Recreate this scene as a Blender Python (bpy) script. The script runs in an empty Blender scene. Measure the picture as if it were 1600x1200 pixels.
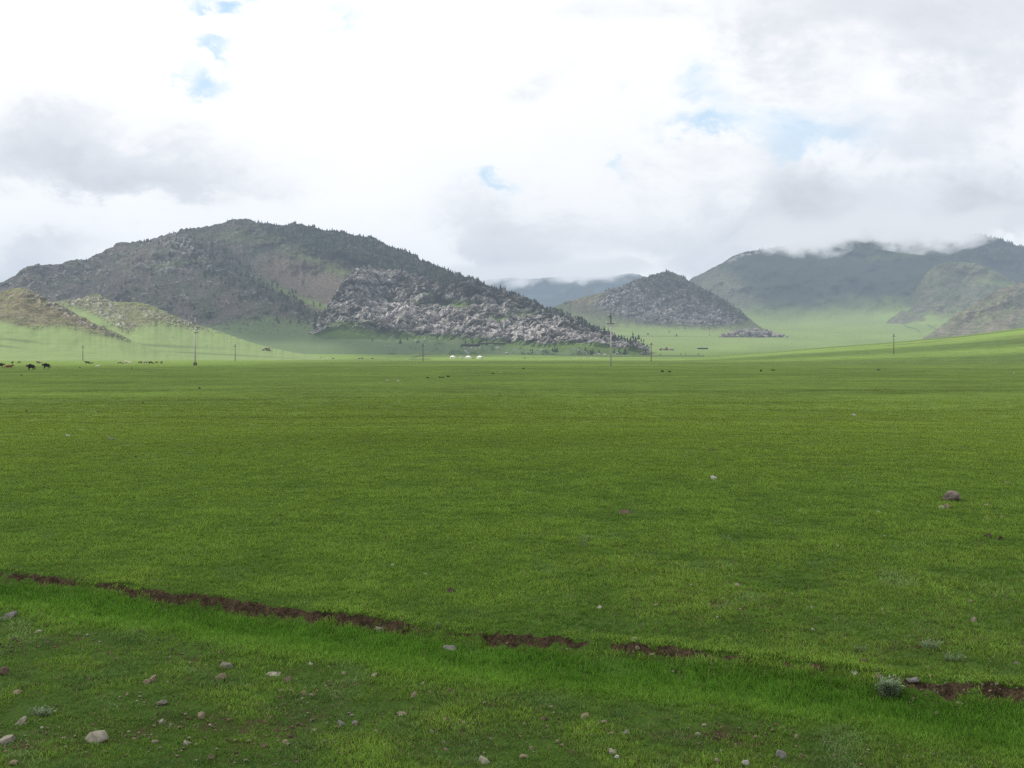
import bpy, bmesh, math, random
import numpy as np
from mathutils import Vector, Matrix

rnd = random.Random(7)
R = np.random.default_rng(11)
F, HZ, CX, EYE = 1556.0, 561.0, 800.0, 2.2     # focal length, horizon row, centre column (1600 px wide frame), eye height
scene = bpy.context.scene
COL = scene.collection

# ------------------------------------------------------------------ noise
def _hash(ix, iy, seed):
    h = (ix.astype(np.int64).astype(np.uint32) * np.uint32(374761393)) ^ (iy.astype(np.int64).astype(np.uint32) * np.uint32(668265263))
    h = h + np.uint32((seed * 2246822519) & 0xffffffff)
    h = (h ^ (h >> np.uint32(13))) * np.uint32(1274126177)
    h = (h ^ (h >> np.uint32(15))) * np.uint32(2246822519)
    return h ^ (h >> np.uint32(16))
def perlin(x, y, seed=0):
    x = np.asarray(x, float); y = np.asarray(y, float)
    x, y = np.broadcast_arrays(x, y)
    ix = np.floor(x); iy = np.floor(y); fx = x - ix; fy = y - iy
    u = fx*fx*fx*(fx*(fx*6-15)+10); v = fy*fy*fy*(fy*(fy*6-15)+10)
    def g(dx, dy):
        a = _hash(ix+dx, iy+dy, seed).astype(float) * (2*math.pi/4294967296.0)
        return np.cos(a)*(fx-dx) + np.sin(a)*(fy-dy)
    a = g(0,0); b = g(1,0); c = g(0,1); d = g(1,1)
    return 1.5*((a*(1-u)+b*u)*(1-v) + (c*(1-u)+d*u)*v)
def fbm(x, y, o=4, seed=0, gain=.5):
    s = 0; a = 1.0; n = 0
    for k in range(o):
        s = s + a*perlin(x*2.03**k+17.3*k, y*2.03**k-9.1*k, seed+k*13); n += a; a *= gain
    return s/n*1.4
def ridged(x, y, o=4, seed=0):
    s = 0; a = 1.0; n = 0
    for k in range(o):
        s = s + a*(1-2*np.abs(perlin(x*2.03**k+7.3*k, y*2.03**k+3.1*k, seed+k*13))); n += a; a *= .5
    return s/n
def worley(x, y, seed=0):
    x = np.asarray(x, float); y = np.asarray(y, float)
    x, y = np.broadcast_arrays(x, y)
    ix = np.floor(x); iy = np.floor(y)
    f1 = np.full(x.shape, 9.0); f2 = np.full(x.shape, 9.0); cid = np.zeros(x.shape)
    for dx in (-1,0,1):
        for dy in (-1,0,1):
            h = _hash(ix+dx, iy+dy, seed)
            px = ix+dx+(h & np.uint32(0xffff)).astype(float)/65536; py = iy+dy+(h >> np.uint32(16)).astype(float)/65536
            d = np.hypot(px-x, py-y)
            m = d < f1
            f2 = np.where(m, f1, np.minimum(f2, d)); cid = np.where(m, (h % np.uint32(1009)).astype(float)/1009, cid); f1 = np.where(m, d, f1)
    return f1, f2, cid
def sst(a, b, x):
    t = np.clip((np.asarray(x, float)-a)/(b-a), 0, 1)
    return t*t*(3-2*t)
def blob(X, Y, cx, cy, rx, ry, rot=0.0):
    c, s = math.cos(math.radians(rot)), math.sin(math.radians(rot))
    dx, dy = X-cx, Y-cy
    return np.exp(-(((dx*c+dy*s)/rx)**2 + ((-dx*s+dy*c)/ry)**2))
def poly(X, Y, pts, soft):
    """soft inside-test of a polygon, 1 inside to 0 outside over +-soft"""
    X, Y = np.broadcast_arrays(np.asarray(X, float), np.asarray(Y, float))
    ins = np.zeros(X.shape, bool); dmin = np.full(X.shape, 1e9)
    n = len(pts)
    for i in range(n):
        x1, y1 = pts[i]; x2, y2 = pts[(i+1) % n]
        ins ^= ((y1 > Y) != (y2 > Y)) & (X < (x2-x1)*(Y-y1)/((y2-y1) or 1e-9)+x1)
        ex, ey = x2-x1, y2-y1
        t = np.clip(((X-x1)*ex+(Y-y1)*ey)/(ex*ex+ey*ey+1e-9), 0, 1)
        dmin = np.minimum(dmin, np.hypot(X-x1-t*ex, Y-y1-t*ey))
    return sst(-soft, soft, np.where(ins, dmin, -dmin))
def pl(pts, X):
    p = np.array(pts, float)
    return np.interp(X, p[:,0], p[:,1])

# ------------------------------------------------------------------ materials
def newmat(name):
    m = bpy.data.materials.new(name); m.use_nodes = True
    nt = m.node_tree
    for n in list(nt.nodes): nt.nodes.remove(n)
    return m, nt, nt.nodes, nt.links
def node(nt, t, **kw):
    n = nt.nodes.new(t)
    for k, v in kw.items():
        if k in n.inputs: n.inputs[k].default_value = v
        else: setattr(n, k, v)
    return n
def math_(nt, op, a, b=None, c=None):
    n = nt.nodes.new('ShaderNodeMath'); n.operation = op
    for i, v in enumerate((a, b, c)):
        if v is None: continue
        if isinstance(v, (int, float)): n.inputs[i].default_value = v
        else: nt.links.new(v, n.inputs[i])
    return n.outputs[0]
def mixc(nt, fac, a, b, mode='MIX'):
    n = nt.nodes.new('ShaderNodeMix'); n.data_type = 'RGBA'; n.blend_type = mode; n.clamp_factor = True
    for sock, v in ((n.inputs[0], fac), (n.inputs[6], a), (n.inputs[7], b)):
        if isinstance(v, (int, float)): sock.default_value = v
        elif isinstance(v, (tuple, list)): sock.default_value = (*v, 1) if len(v) == 3 else v
        else: nt.links.new(v, sock)
    return n.outputs[2]
def noise_(nt, vec, scale, detail=4, rough=.55, dist=0.0):
    n = nt.nodes.new('ShaderNodeTexNoise'); n.inputs['Scale'].default_value = scale
    n.inputs['Detail'].default_value = detail; n.inputs['Roughness'].default_value = rough; n.inputs['Distortion'].default_value = dist
    if vec is not None: nt.links.new(vec, n.inputs['Vector'])
    return n.outputs['Fac']
def ramp(nt, v, lo, hi, a=0.0, b=1.0):
    n = nt.nodes.new('ShaderNodeMapRange'); n.interpolation_type = 'SMOOTHSTEP'
    n.inputs[1].default_value = lo; n.inputs[2].default_value = hi; n.inputs[3].default_value = a; n.inputs[4].default_value = b
    nt.links.new(v, n.inputs[0]); return n.outputs[0]
def bsdf(nt, color, rough=.9, spec=.15, normal=None):
    b = nt.nodes.new('ShaderNodeBsdfPrincipled')
    if isinstance(color, (tuple, list)): b.inputs['Base Color'].default_value = (*color, 1)
    else: nt.links.new(color, b.inputs['Base Color'])
    if isinstance(rough, (int, float)): b.inputs['Roughness'].default_value = rough
    else: nt.links.new(rough, b.inputs['Roughness'])
    b.inputs['Specular IOR Level'].default_value = spec
    if normal is not None: nt.links.new(normal, b.inputs['Normal'])
    o = nt.nodes.new('ShaderNodeOutputMaterial'); nt.links.new(b.outputs[0], o.inputs[0])
    return b
def bump(nt, h, strength, dist):
    n = nt.nodes.new('ShaderNodeBump'); n.inputs['Strength'].default_value = strength; n.inputs['Distance'].default_value = dist
    nt.links.new(h, n.inputs['Height']); return n.outputs[0]
def simple(name, c, var=.3, scale=8, rough=.85, spec=.2, bmp=0.0, c2=None):
    m, nt, ns, lk = newmat(name)
    tc = node(nt, 'ShaderNodeTexCoord')
    f = noise_(nt, tc.outputs['Object'], scale, 5, .6)
    lo = tuple(x*(1-var) for x in c); hi = c2 or tuple(min(1, x*(1+var)) for x in c)
    col = mixc(nt, ramp(nt, f, .3, .7), lo, hi)
    bsdf(nt, col, rough, spec, bump(nt, f, bmp, .05) if bmp else None)
    return m
MATS = {}

# ------------------------------------------------------------------ object helpers
def mesh_np(name, V, faces, mats=(), smooth=True, fmat=None):
    """faces: int array (n,3|4)"""
    me = bpy.data.meshes.new(name)
    V = np.ascontiguousarray(V, np.float32); faces = np.ascontiguousarray(faces, np.int32)
    k = faces.shape[1]; n = len(faces)
    me.vertices.add(len(V)); me.vertices.foreach_set('co', V.ravel())
    me.loops.add(n*k); me.loops.foreach_set('vertex_index', faces.ravel())
    me.polygons.add(n); me.polygons.foreach_set('loop_start', np.arange(0, n*k, k, dtype=np.int32))
    me.polygons.foreach_set('loop_total', np.full(n, k, np.int32))
    for m in mats: me.materials.append(m)
    if fmat is not None: me.polygons.foreach_set('material_index', np.ascontiguousarray(fmat, np.int32))
    me.polygons.foreach_set('use_smooth', np.full(n, smooth, bool))
    me.update(calc_edges=True)
    return me
def attr_color(me, name, C):
    a = me.attributes.new(name, 'FLOAT_COLOR', 'POINT')
    C = np.asarray(C, np.float32).reshape(-1, 3)
    a.data.foreach_set('color', np.ascontiguousarray(np.concatenate([C, np.ones((len(C),1), np.float32)], 1)).ravel())
def attr_float(me, name, v):
    a = me.attributes.new(name, 'FLOAT', 'POINT'); a.data.foreach_set('value', np.ascontiguousarray(v, np.float32).ravel())
def link(name, me, parent=None, loc=None, rotz=0.0, kind=None):
    o = bpy.data.objects.new(name, me); COL.objects.link(o)
    if parent is not None: o.parent = parent
    if loc is not None: o.location = loc
    if rotz: o.rotation_euler = (0, 0, rotz)
    if kind: o['kind'] = kind
    return o
def tag(o, label, cat, group=None, kind=None):
    o['label'] = label; o['category'] = cat
    if group: o['group'] = group
    if kind: o['kind'] = kind
    return o
def grid_faces(nr, nc, wrap=False):
    i = np.arange(nr-1)[:,None]*nc; m = nc if wrap else nc-1
    j = np.arange(m)[None,:]; j2 = (j+1) % nc
    return np.stack([i+j, i+j2, i+nc+j2, i+nc+j], -1).reshape(-1, 4)
def bm_mesh(name, bm, mats, smooth=False):
    me = bpy.data.meshes.new(name)
    bmesh.ops.recalc_face_normals(bm, faces=bm.faces)
    bm.to_mesh(me); bm.free()
    for m in mats: me.materials.append(m)
    if smooth: me.polygons.foreach_set('use_smooth', np.ones(len(me.polygons), bool))
    return me
def tube(bm, p, q, r0, r1, n=10, cap=True):
    p, q = Vector(p), Vector(q); d = (q-p).normalized()
    a = d.orthogonal().normalized(); b = d.cross(a)
    A = [bm.verts.new(p+(a*math.cos(t)+b*math.sin(t))*r0) for t in [2*math.pi*i/n for i in range(n)]]
    B = [bm.verts.new(q+(a*math.cos(t)+b*math.sin(t))*r1) for t in [2*math.pi*i/n for i in range(n)]]
    for i in range(n): bm.faces.new((A[i], A[(i+1)%n], B[(i+1)%n], B[i]))
    if cap: bm.faces.new(A[::-1]); bm.faces.new(B)
def box(bm, c, s, rot=None):
    r = bmesh.ops.create_cube(bm, size=1.0)
    M = Matrix.Translation(c) @ (rot.to_4x4() if rot is not None else Matrix()) @ Matrix.Diagonal((*s, 1))
    bmesh.ops.transform(bm, matrix=M, verts=r['verts'])
def lathe(bm, prof, n=28, z0=0.0):
    rings = []
    for r, z in prof:
        if r < 1e-4: rings.append([bm.verts.new((0,0,z+z0))])
        else: rings.append([bm.verts.new((r*math.cos(2*math.pi*i/n), r*math.sin(2*math.pi*i/n), z+z0)) for i in range(n)])
    for a, b in zip(rings, rings[1:]):
        for i in range(n):
            j = (i+1) % n
            if len(a) == 1 and len(b) == 1: continue
            if len(a) == 1: bm.faces.new((a[0], b[i], b[j]))
            elif len(b) == 1: bm.faces.new((a[i], a[j], b[0]))
            else: bm.faces.new((a[i], a[j], b[j], b[i]))

# ------------------------------------------------------------------ ground height
_gy = np.linspace(0, 14000, 7001)
_gz = np.interp(_gy, [0,120,260,600,900,1200,1600,2200,3000,3800,6000,14000], [0,.1,.5,1.1,1.75,5.2,15,48,112,132,200,260])
def _smooth(z, s):
    k = np.exp(-.5*(np.arange(-4*s, 4*s+1)/s)**2); k /= k.sum()
    return np.convolve(np.pad(z, 4*s, mode='edge'), k, 'valid')
_gz2 = np.where(_gy < 900, _smooth(_gz, 20), _smooth(_gz, 90)); _gz2 = _smooth(_gz2, 25); _gz2 -= _gz2[0]
# far bank of the gully, traced as ground positions
_bank = [(-700,868),(-300,880),(0,898),(100,902),(170,911),(230,921),(300,929),(380,940),(450,947),(520,957),(640,972),(760,987),(860,997),(1000,1008),(1150,1027),(1250,1037),(1320,1046),(1400,1060),(1470,1069),(1560,1071),(1700,1083),(2300,1150)]
_by = np.array([F*EYE/(py-HZ) for _, py in _bank]); _bx = np.array([(px-CX)/F for px, _ in _bank])*_by
def bank_y(x):
    return np.interp(x, _bx, _by) + .10*fbm(x*.9, x*0+3.7, 3, 5) + .045*fbm(x*5, x*0+1.7, 3, 6)
def bank_width(x): return np.interp(x, [-6,-2,0,.8,1.6,2.4,3.2,6], [.070,.075,.070,.075,.13,.13,.11,.10])
def bank_soil(x, y):
    d = y-bank_y(x); wd = bank_width(x)
    p = .66+1.15*fbm(x*1.1, x*0+2.2, 3, 51)+.55*fbm(x*5, x*0+4.1, 2, 56)+np.interp(x, [-6,-3.2,-1.6,.2,.9,1.6,2.4,2.9,4.2], [.35,.45,.32,.14,-.12,-.30,-.30,.0,.05])
    p = np.clip(p, -.3, 1.25)
    lo = -wd*(.15+1.05*np.maximum(p, 0))+.02*fbm(x*13, y*13, 2, 54); hi = -.015+.022*fbm(x*11, y*0, 2, 55)-.03*(p < .2)
    return sst(lo-.03, lo+.02, d)*(1-sst(hi-.02, hi+.02, d))*sst(.02, .22, p)
def swell_crest(px): return pl([(900,570),(1000,563),(1100,559),(1200,552),(1300,543.5),(1400,536),(1500,527),(1600,515),(1700,503),(1900,480),(2400,440)], px)
def ground_z(x, y):
    x = np.asarray(x, float); y = np.asarray(y, float); yy = np.maximum(y, 0)
    r = np.hypot(x, y)
    z = np.interp(yy, _gy, _gz2)
    # swell on the right with its crest about a kilometre out
    px = np.clip(CX+F*x/np.maximum(y, 50.0), 0, 2400)
    zc = EYE+(HZ-swell_crest(px))/F*1000 - 2.2
    zc = np.maximum(zc, 0)
    z = z + zc*np.where(y < 1000, sst(300, 1000, y), 1-sst(1000, 1650, y))
    # undulation
    w = sst(14, 60, r)
    z = z + w*(.10*fbm(x/26, y/19, 3, 21) + .05*fbm(x/7, y/5, 2, 22)) * np.clip(1.4-yy/700, .3, 1)
    z = z + .020*fbm(x/1.6, y/1.3, 3, 23)*(1-sst(60, 160, r)) + .006*fbm(x/.22, y/.22, 2, 24)*(1-sst(10, 20, r))
    # gully
    near = r < 60
    if np.any(near):
        d = y - bank_y(x)
        D = .092 + .035*fbm(x*.6, x*0+9.1, 2, 31)
        wd = np.interp(x, [-6,-2,0,.8,1.6,2.4,3.2,6], [.10,.10,.10,.14,.30,.30,.16,.12])
        face = sst(-wd-.06, 0, d)
        back = 1-sst(-1.35, -.55, d)
        shape = np.maximum(face, back)
        lip = .025*np.exp(-((d-.06)/.07)**2) + .03*np.exp(-((d+1.5)/.25)**2)
        z = np.where(near, z - D*(1-shape) + lip + .045*fbm(x*7, y*7, 3, 33)*np.exp(-((d+.07)/.10)**2), z)
    return z
def hit(px, py):
    """where the sight line through a pixel meets the ground"""
    ys = np.geomspace(2.5, 4500, 6000)
    xs = (px-CX)/F*ys; zs = EYE+(HZ-py)/F*ys
    b = np.nonzero(ground_z(xs, ys) >= zs)[0]
    i = b[0] if len(b) else len(ys)-1
    y = ys[i]
    return Vector(((px-CX)/F*y, y, float(ground_z((px-CX)/F*y, y))))
def at(px, y):
    """ground point in a column at a given depth"""
    x = (px-CX)/F*y
    return Vector((x, y, float(ground_z(x, y))))

# ------------------------------------------------------------------ camera
cam = bpy.data.cameras.new('camera'); co = bpy.data.objects.new('camera', cam); COL.objects.link(co)
co.location = (0, 0, EYE); co.rotation_euler = (math.radians(90), 0, 0)
cam.sensor_width = 36; cam.lens = 36*F/1600; cam.shift_y = -(600-HZ)/1600
cam.clip_start = .1; cam.clip_end = 60000
scene.camera = co

# ------------------------------------------------------------------ sun, sky
SUN_EL, SUN_AZ = 40.0, -74.0         # azimuth from +Y, negative = to the left
el, az = math.radians(SUN_EL), math.radians(SUN_AZ)
S = Vector((math.sin(az)*math.cos(el), math.cos(az)*math.cos(el), math.sin(el)))
sd = bpy.data.lights.new('sun', 'SUN'); sd.energy = 5.0; sd.angle = math.radians(.55); sd.color = (1.0, .95, .87)
so = bpy.data.objects.new('sun', sd); COL.objects.link(so); so.location = (-300, 200, 400)
so.rotation_euler = S.to_track_quat('Z', 'Y').to_euler()

def build_world():
    w = bpy.data.worlds.new('World'); scene.world = w; w.use_nodes = True
    nt = w.node_tree; ns = nt.nodes; lk = nt.links
    for n in list(ns): ns.remove(n)
    sky = ns.new('ShaderNodeTexSky'); sky.sky_type = 'NISHITA'; sky.sun_disc = False
    sky.sun_elevation = el; sky.sun_rotation = az; sky.altitude = 1300; sky.air_density = 1.0; sky.dust_density = 1.2
    tc = ns.new('ShaderNodeTexCoord'); sep = ns.new('ShaderNodeSeparateXYZ'); lk.new(tc.outputs['Generated'], sep.inputs[0])
    yc = math_(nt, 'MAXIMUM', sep.outputs[1], .04)
    u0 = math_(nt, 'DIVIDE', sep.outputs[0], yc); v0 = math_(nt, 'DIVIDE', sep.outputs[2], yc)
    cmb = ns.new('ShaderNodeCombineXYZ'); lk.new(u0, cmb.inputs[0]); lk.new(math_(nt, 'MULTIPLY', v0, 1.6), cmb.inputs[1])
    n1 = noise_(nt, cmb.outputs[0], 5.0, 7, .58, .3); 
    n2 = noise_(nt, cmb.outputs[0], 11.0, 6, .6, .4)
    n3 = noise_(nt, tc.outputs['Generated'], 4.0, 7, .55, .2)
    mp = ns.new('ShaderNodeMapping'); mp.inputs['Location'].default_value = (3.1, 1.7, 0); lk.new(cmb.outputs[0], mp.inputs[0])
    n4 = noise_(nt, mp.outputs[0], 8.0, 6, .6, .3); n5 = noise_(nt, mp.outputs[0], 22.0, 7, .62, .25)
    u = math_(nt, 'ADD', u0, math_(nt, 'ADD', math_(nt, 'MULTIPLY_ADD', n1, .16, -.08), math_(nt, 'MULTIPLY_ADD', n2, .08, -.04)))
    v = math_(nt, 'ADD', v0, math_(nt, 'ADD', math_(nt, 'MULTIPLY_ADD', n4, .13, -.065), math_(nt, 'MULTIPLY_ADD', n2, .06, -.03)))
    def bl(px, py, rx, ry, amp, rot=0):
        c, s = math.cos(math.radians(rot)), math.sin(math.radians(rot))
        du = math_(nt, 'SUBTRACT', u, (px-CX)/F); dv = math_(nt, 'SUBTRACT', v, (HZ-py)/F)
        a = math_(nt, 'ADD', math_(nt, 'MULTIPLY', du, c), math_(nt, 'MULTIPLY', dv, s))
        b = math_(nt, 'SUBTRACT', math_(nt, 'MULTIPLY', dv, c), math_(nt, 'MULTIPLY', du, s))
        q = math_(nt, 'ADD', math_(nt, 'POWER', math_(nt, 'ABSOLUTE', math_(nt, 'MULTIPLY', a, F/rx)), 2.0), math_(nt, 'POWER', math_(nt, 'ABSOLUTE', math_(nt, 'MULTIPLY', b, F/ry)), 2.0))
        return math_(nt, 'MULTIPLY', math_(nt, 'EXPONENT', math_(nt, 'MULTIPLY', q, -1.0)), amp)
    def total(lst):
        t = None
        for a in lst:
            b = bl(*a); t = b if t is None else math_(nt, 'ADD', t, b)
        return t
    blue = total([(372,2,70,18,1.0),(338,68,40,16,.85,-20),(322,128,40,22,.85),(262,128,24,9,.5),(548,32,50,14,.5),(785,278,58,15,.85,-8),(1085,192,66,17,.8),(1105,130,64,34,.55,-25),
                  (1215,225,70,34,.5),(1330,225,130,30,.42),(962,250,16,11,.5),(1250,190,140,30,.30)])
    bf = ramp(nt, math_(nt, 'ADD', blue, math_(nt, 'ADD', math_(nt, 'MULTIPLY_ADD', n2, 1.0, -.5), math_(nt, 'MULTIPLY_ADD', n5, .5, -.25))), .10, 1.15)
    grey = total([(165,250,185,56,.52),(60,225,90,60,.14),(220,285,95,26,.30),(20,400,100,44,.40),(110,165,70,26,.20),(140,390,120,40,.15),(1600,60,330,110,.34),(1420,10,260,50,.22),(1225,340,90,60,.62),(1180,290,60,50,.20),(1560,320,90,45,.50),(1500,295,40,20,.20),
                  (740,330,80,60,.24),(760,390,70,40,.26),(1050,390,140,50,.28),(830,395,130,45,.25),(1400,320,220,45,.26),(1320,340,120,40,.20),(420,280,90,22,.14),(850,110,90,70,.10),(1450,215,180,50,.22),(1000,20,220,50,.12),(1250,130,380,180,.08),(960,250,160,90,.10)])
    g = math_(nt, 'MULTIPLY', grey, math_(nt, 'ADD', math_(nt, 'MULTIPLY_ADD', n1, 1.5, .05), math_(nt, 'MULTIPLY_ADD', n5, .7, -.30)))
    g = math_(nt, 'ADD', g, math_(nt, 'MULTIPLY', ramp(nt, n4, .44, .70, 0, .15), ramp(nt, u0, -.2, .15, .30, 1)))
    g = math_(nt, 'ADD', g, ramp(nt, n5, .5, .75, 0, .03))
    g = math_(nt, 'ADD', math_(nt, 'MULTIPLY', g, .55), ramp(nt, math_(nt, 'ADD', g, math_(nt, 'MULTIPLY_ADD', n2, .10, -.05)), .09, .34, 0, .19))
    lum = math_(nt, 'SUBTRACT', math_(nt, 'MULTIPLY_ADD', n3, .20, 1.09), math_(nt, 'MULTIPLY', g, .74))
    cl = mixc(nt, ramp(nt, g, .0, .5), (10.0, 10.0, 10.0), (9.45, 9.7, 10.2))
    vm = ns.new('ShaderNodeVectorMath'); vm.operation = 'SCALE'; lk.new(cl, vm.inputs[0]); lk.new(lum, vm.inputs['Scale'])
    bs = ns.new('ShaderNodeVectorMath'); bs.operation = 'MULTIPLY_ADD'; lk.new(sky.outputs[0], bs.inputs[0]); bs.inputs[1].default_value = (.35,.38,.35); bs.inputs[2].default_value = (5.0,6.9,8.6)
    col = mixc(nt, bf, vm.outputs[0], bs.outputs[0])
    # below the horizon: dull green of the surrounding land
    col = mixc(nt, ramp(nt, sep.outputs[2], -.06, -.01, 1, 0), col, (1.3, 1.7, .7))
    bg = ns.new('ShaderNodeBackground'); bg.inputs[1].default_value = .1; lk.new(col, bg.inputs[0])
    o = ns.new('ShaderNodeOutputWorld'); lk.new(bg.outputs[0], o.inputs[0])
build_world()
# ================================================================== TERRAIN
def ground_material():
    m, nt, ns, lk = newmat('steppe_grass_ground')
    geo = node(nt, 'ShaderNodeNewGeometry'); P = geo.outputs['Position']
    al = node(nt, 'ShaderNodeAttribute', attribute_name='albedo')
    soil = node(nt, 'ShaderNodeAttribute', attribute_name='soil').outputs['Fac']
    near = node(nt, 'ShaderNodeAttribute', attribute_name='near').outputs['Fac']
    nb = noise_(nt, P, .9, 6, .62); nm = noise_(nt, P, 5.0, 6, .65); nf = noise_(nt, P, 60.0, 4, .7); nl = noise_(nt, P, .12, 5, .6)
    mul = math_(nt, 'ADD', ramp(nt, nm, .25, .75, .72, 1.25), math_(nt, 'MULTIPLY_ADD', nl, .5, -.25))
    mul = math_(nt, 'MULTIPLY', mul, ramp(nt, nb, .25, .75, .80, 1.18))
    mul = math_(nt, 'MULTIPLY', mul, ramp(nt, nf, .2, .8, .55, 1.4))
    vm = ns.new('ShaderNodeVectorMath'); vm.operation = 'SCALE'; lk.new(al.outputs['Color'], vm.inputs[0]); lk.new(mul, vm.inputs['Scale'])
    warm = mixc(nt, ramp(nt, nb, .40, .72, 0, .2), vm.outputs[0], (1.28, 1.06, .85), 'MULTIPLY')
    # bare patches between the tufts, only close by
    bare = math_(nt, 'MULTIPLY', ramp(nt, math_(nt, 'ADD', nm, math_(nt, 'MULTIPLY_ADD', nf, .3, -.15)), .56, .70), near)
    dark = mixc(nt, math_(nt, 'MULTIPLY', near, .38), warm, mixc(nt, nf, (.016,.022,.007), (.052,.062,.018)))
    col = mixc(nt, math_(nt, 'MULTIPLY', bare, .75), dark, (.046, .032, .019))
    sp = noise_(nt, P, 14.0, 6, .7)
    sf = ramp(nt, math_(nt, 'ADD', soil, math_(nt, 'MULTIPLY_ADD', sp, 1.0, -.5)), .35, .6)
    scol = mixc(nt, ramp(nt, math_(nt, 'ADD', math_(nt, 'MULTIPLY', nf, .5), math_(nt, 'MULTIPLY', sp, .5)), .36, .66), (.013, .009, .006), (.080, .056, .034))
    col = mixc(nt, sf, col, scol)
    hh = math_(nt, 'ADD', nf, math_(nt, 'MULTIPLY', nm, 2.0))
    bsdf(nt, col, .95, .05, bump(nt, hh, .5, .03))
    return m
def hill_material(name, sc=.12, amt=.5, bst=.6):
    m, nt, ns, lk = newmat(name)
    geo = node(nt, 'ShaderNodeNewGeometry'); P = geo.outputs['Position']
    al = node(nt, 'ShaderNodeAttribute', attribute_name='albedo')
    n1 = noise_(nt, P, sc, 6, .68); n2 = noise_(nt, P, sc*4, 4, .7)
    mul = math_(nt, 'MULTIPLY', ramp(nt, n1, .28, .72, 1-amt, 1+amt), ramp(nt, n2, .25, .75, 1-amt*.7, 1+amt*.7))
    gr = node(nt, 'ShaderNodeAttribute', attribute_name='grain').outputs['Fac']
    mul = math_(nt, 'MULTIPLY_ADD', math_(nt, 'SUBTRACT', mul, 1.0), gr, 1.0)
    vm = ns.new('ShaderNodeVectorMath'); vm.operation = 'SCALE'; lk.new(al.outputs['Color'], vm.inputs[0]); lk.new(mul, vm.inputs['Scale'])
    hh = math_(nt, 'MULTIPLY', math_(nt, 'ADD', n1, math_(nt, 'MULTIPLY', n2, .4)), gr)
    bsdf(nt, vm.outputs[0], .95, .05, bump(nt, hh, bst, 4.0))
    return m
MATS['ground'] = ground_material()
MATS['hill_rock'] = hill_material('rocky_hillside', .13, .5, .9)
MATS['hill_soft'] = hill_material('grassy_hillside', .05, .38, .8)

def lerpc(C, c, f):
    return C + (np.asarray(c, float)-C)*f[..., None]
GRASS_NEAR = (.050, .112, .014); GRASS_FAR = (.150, .230, .045)

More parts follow.
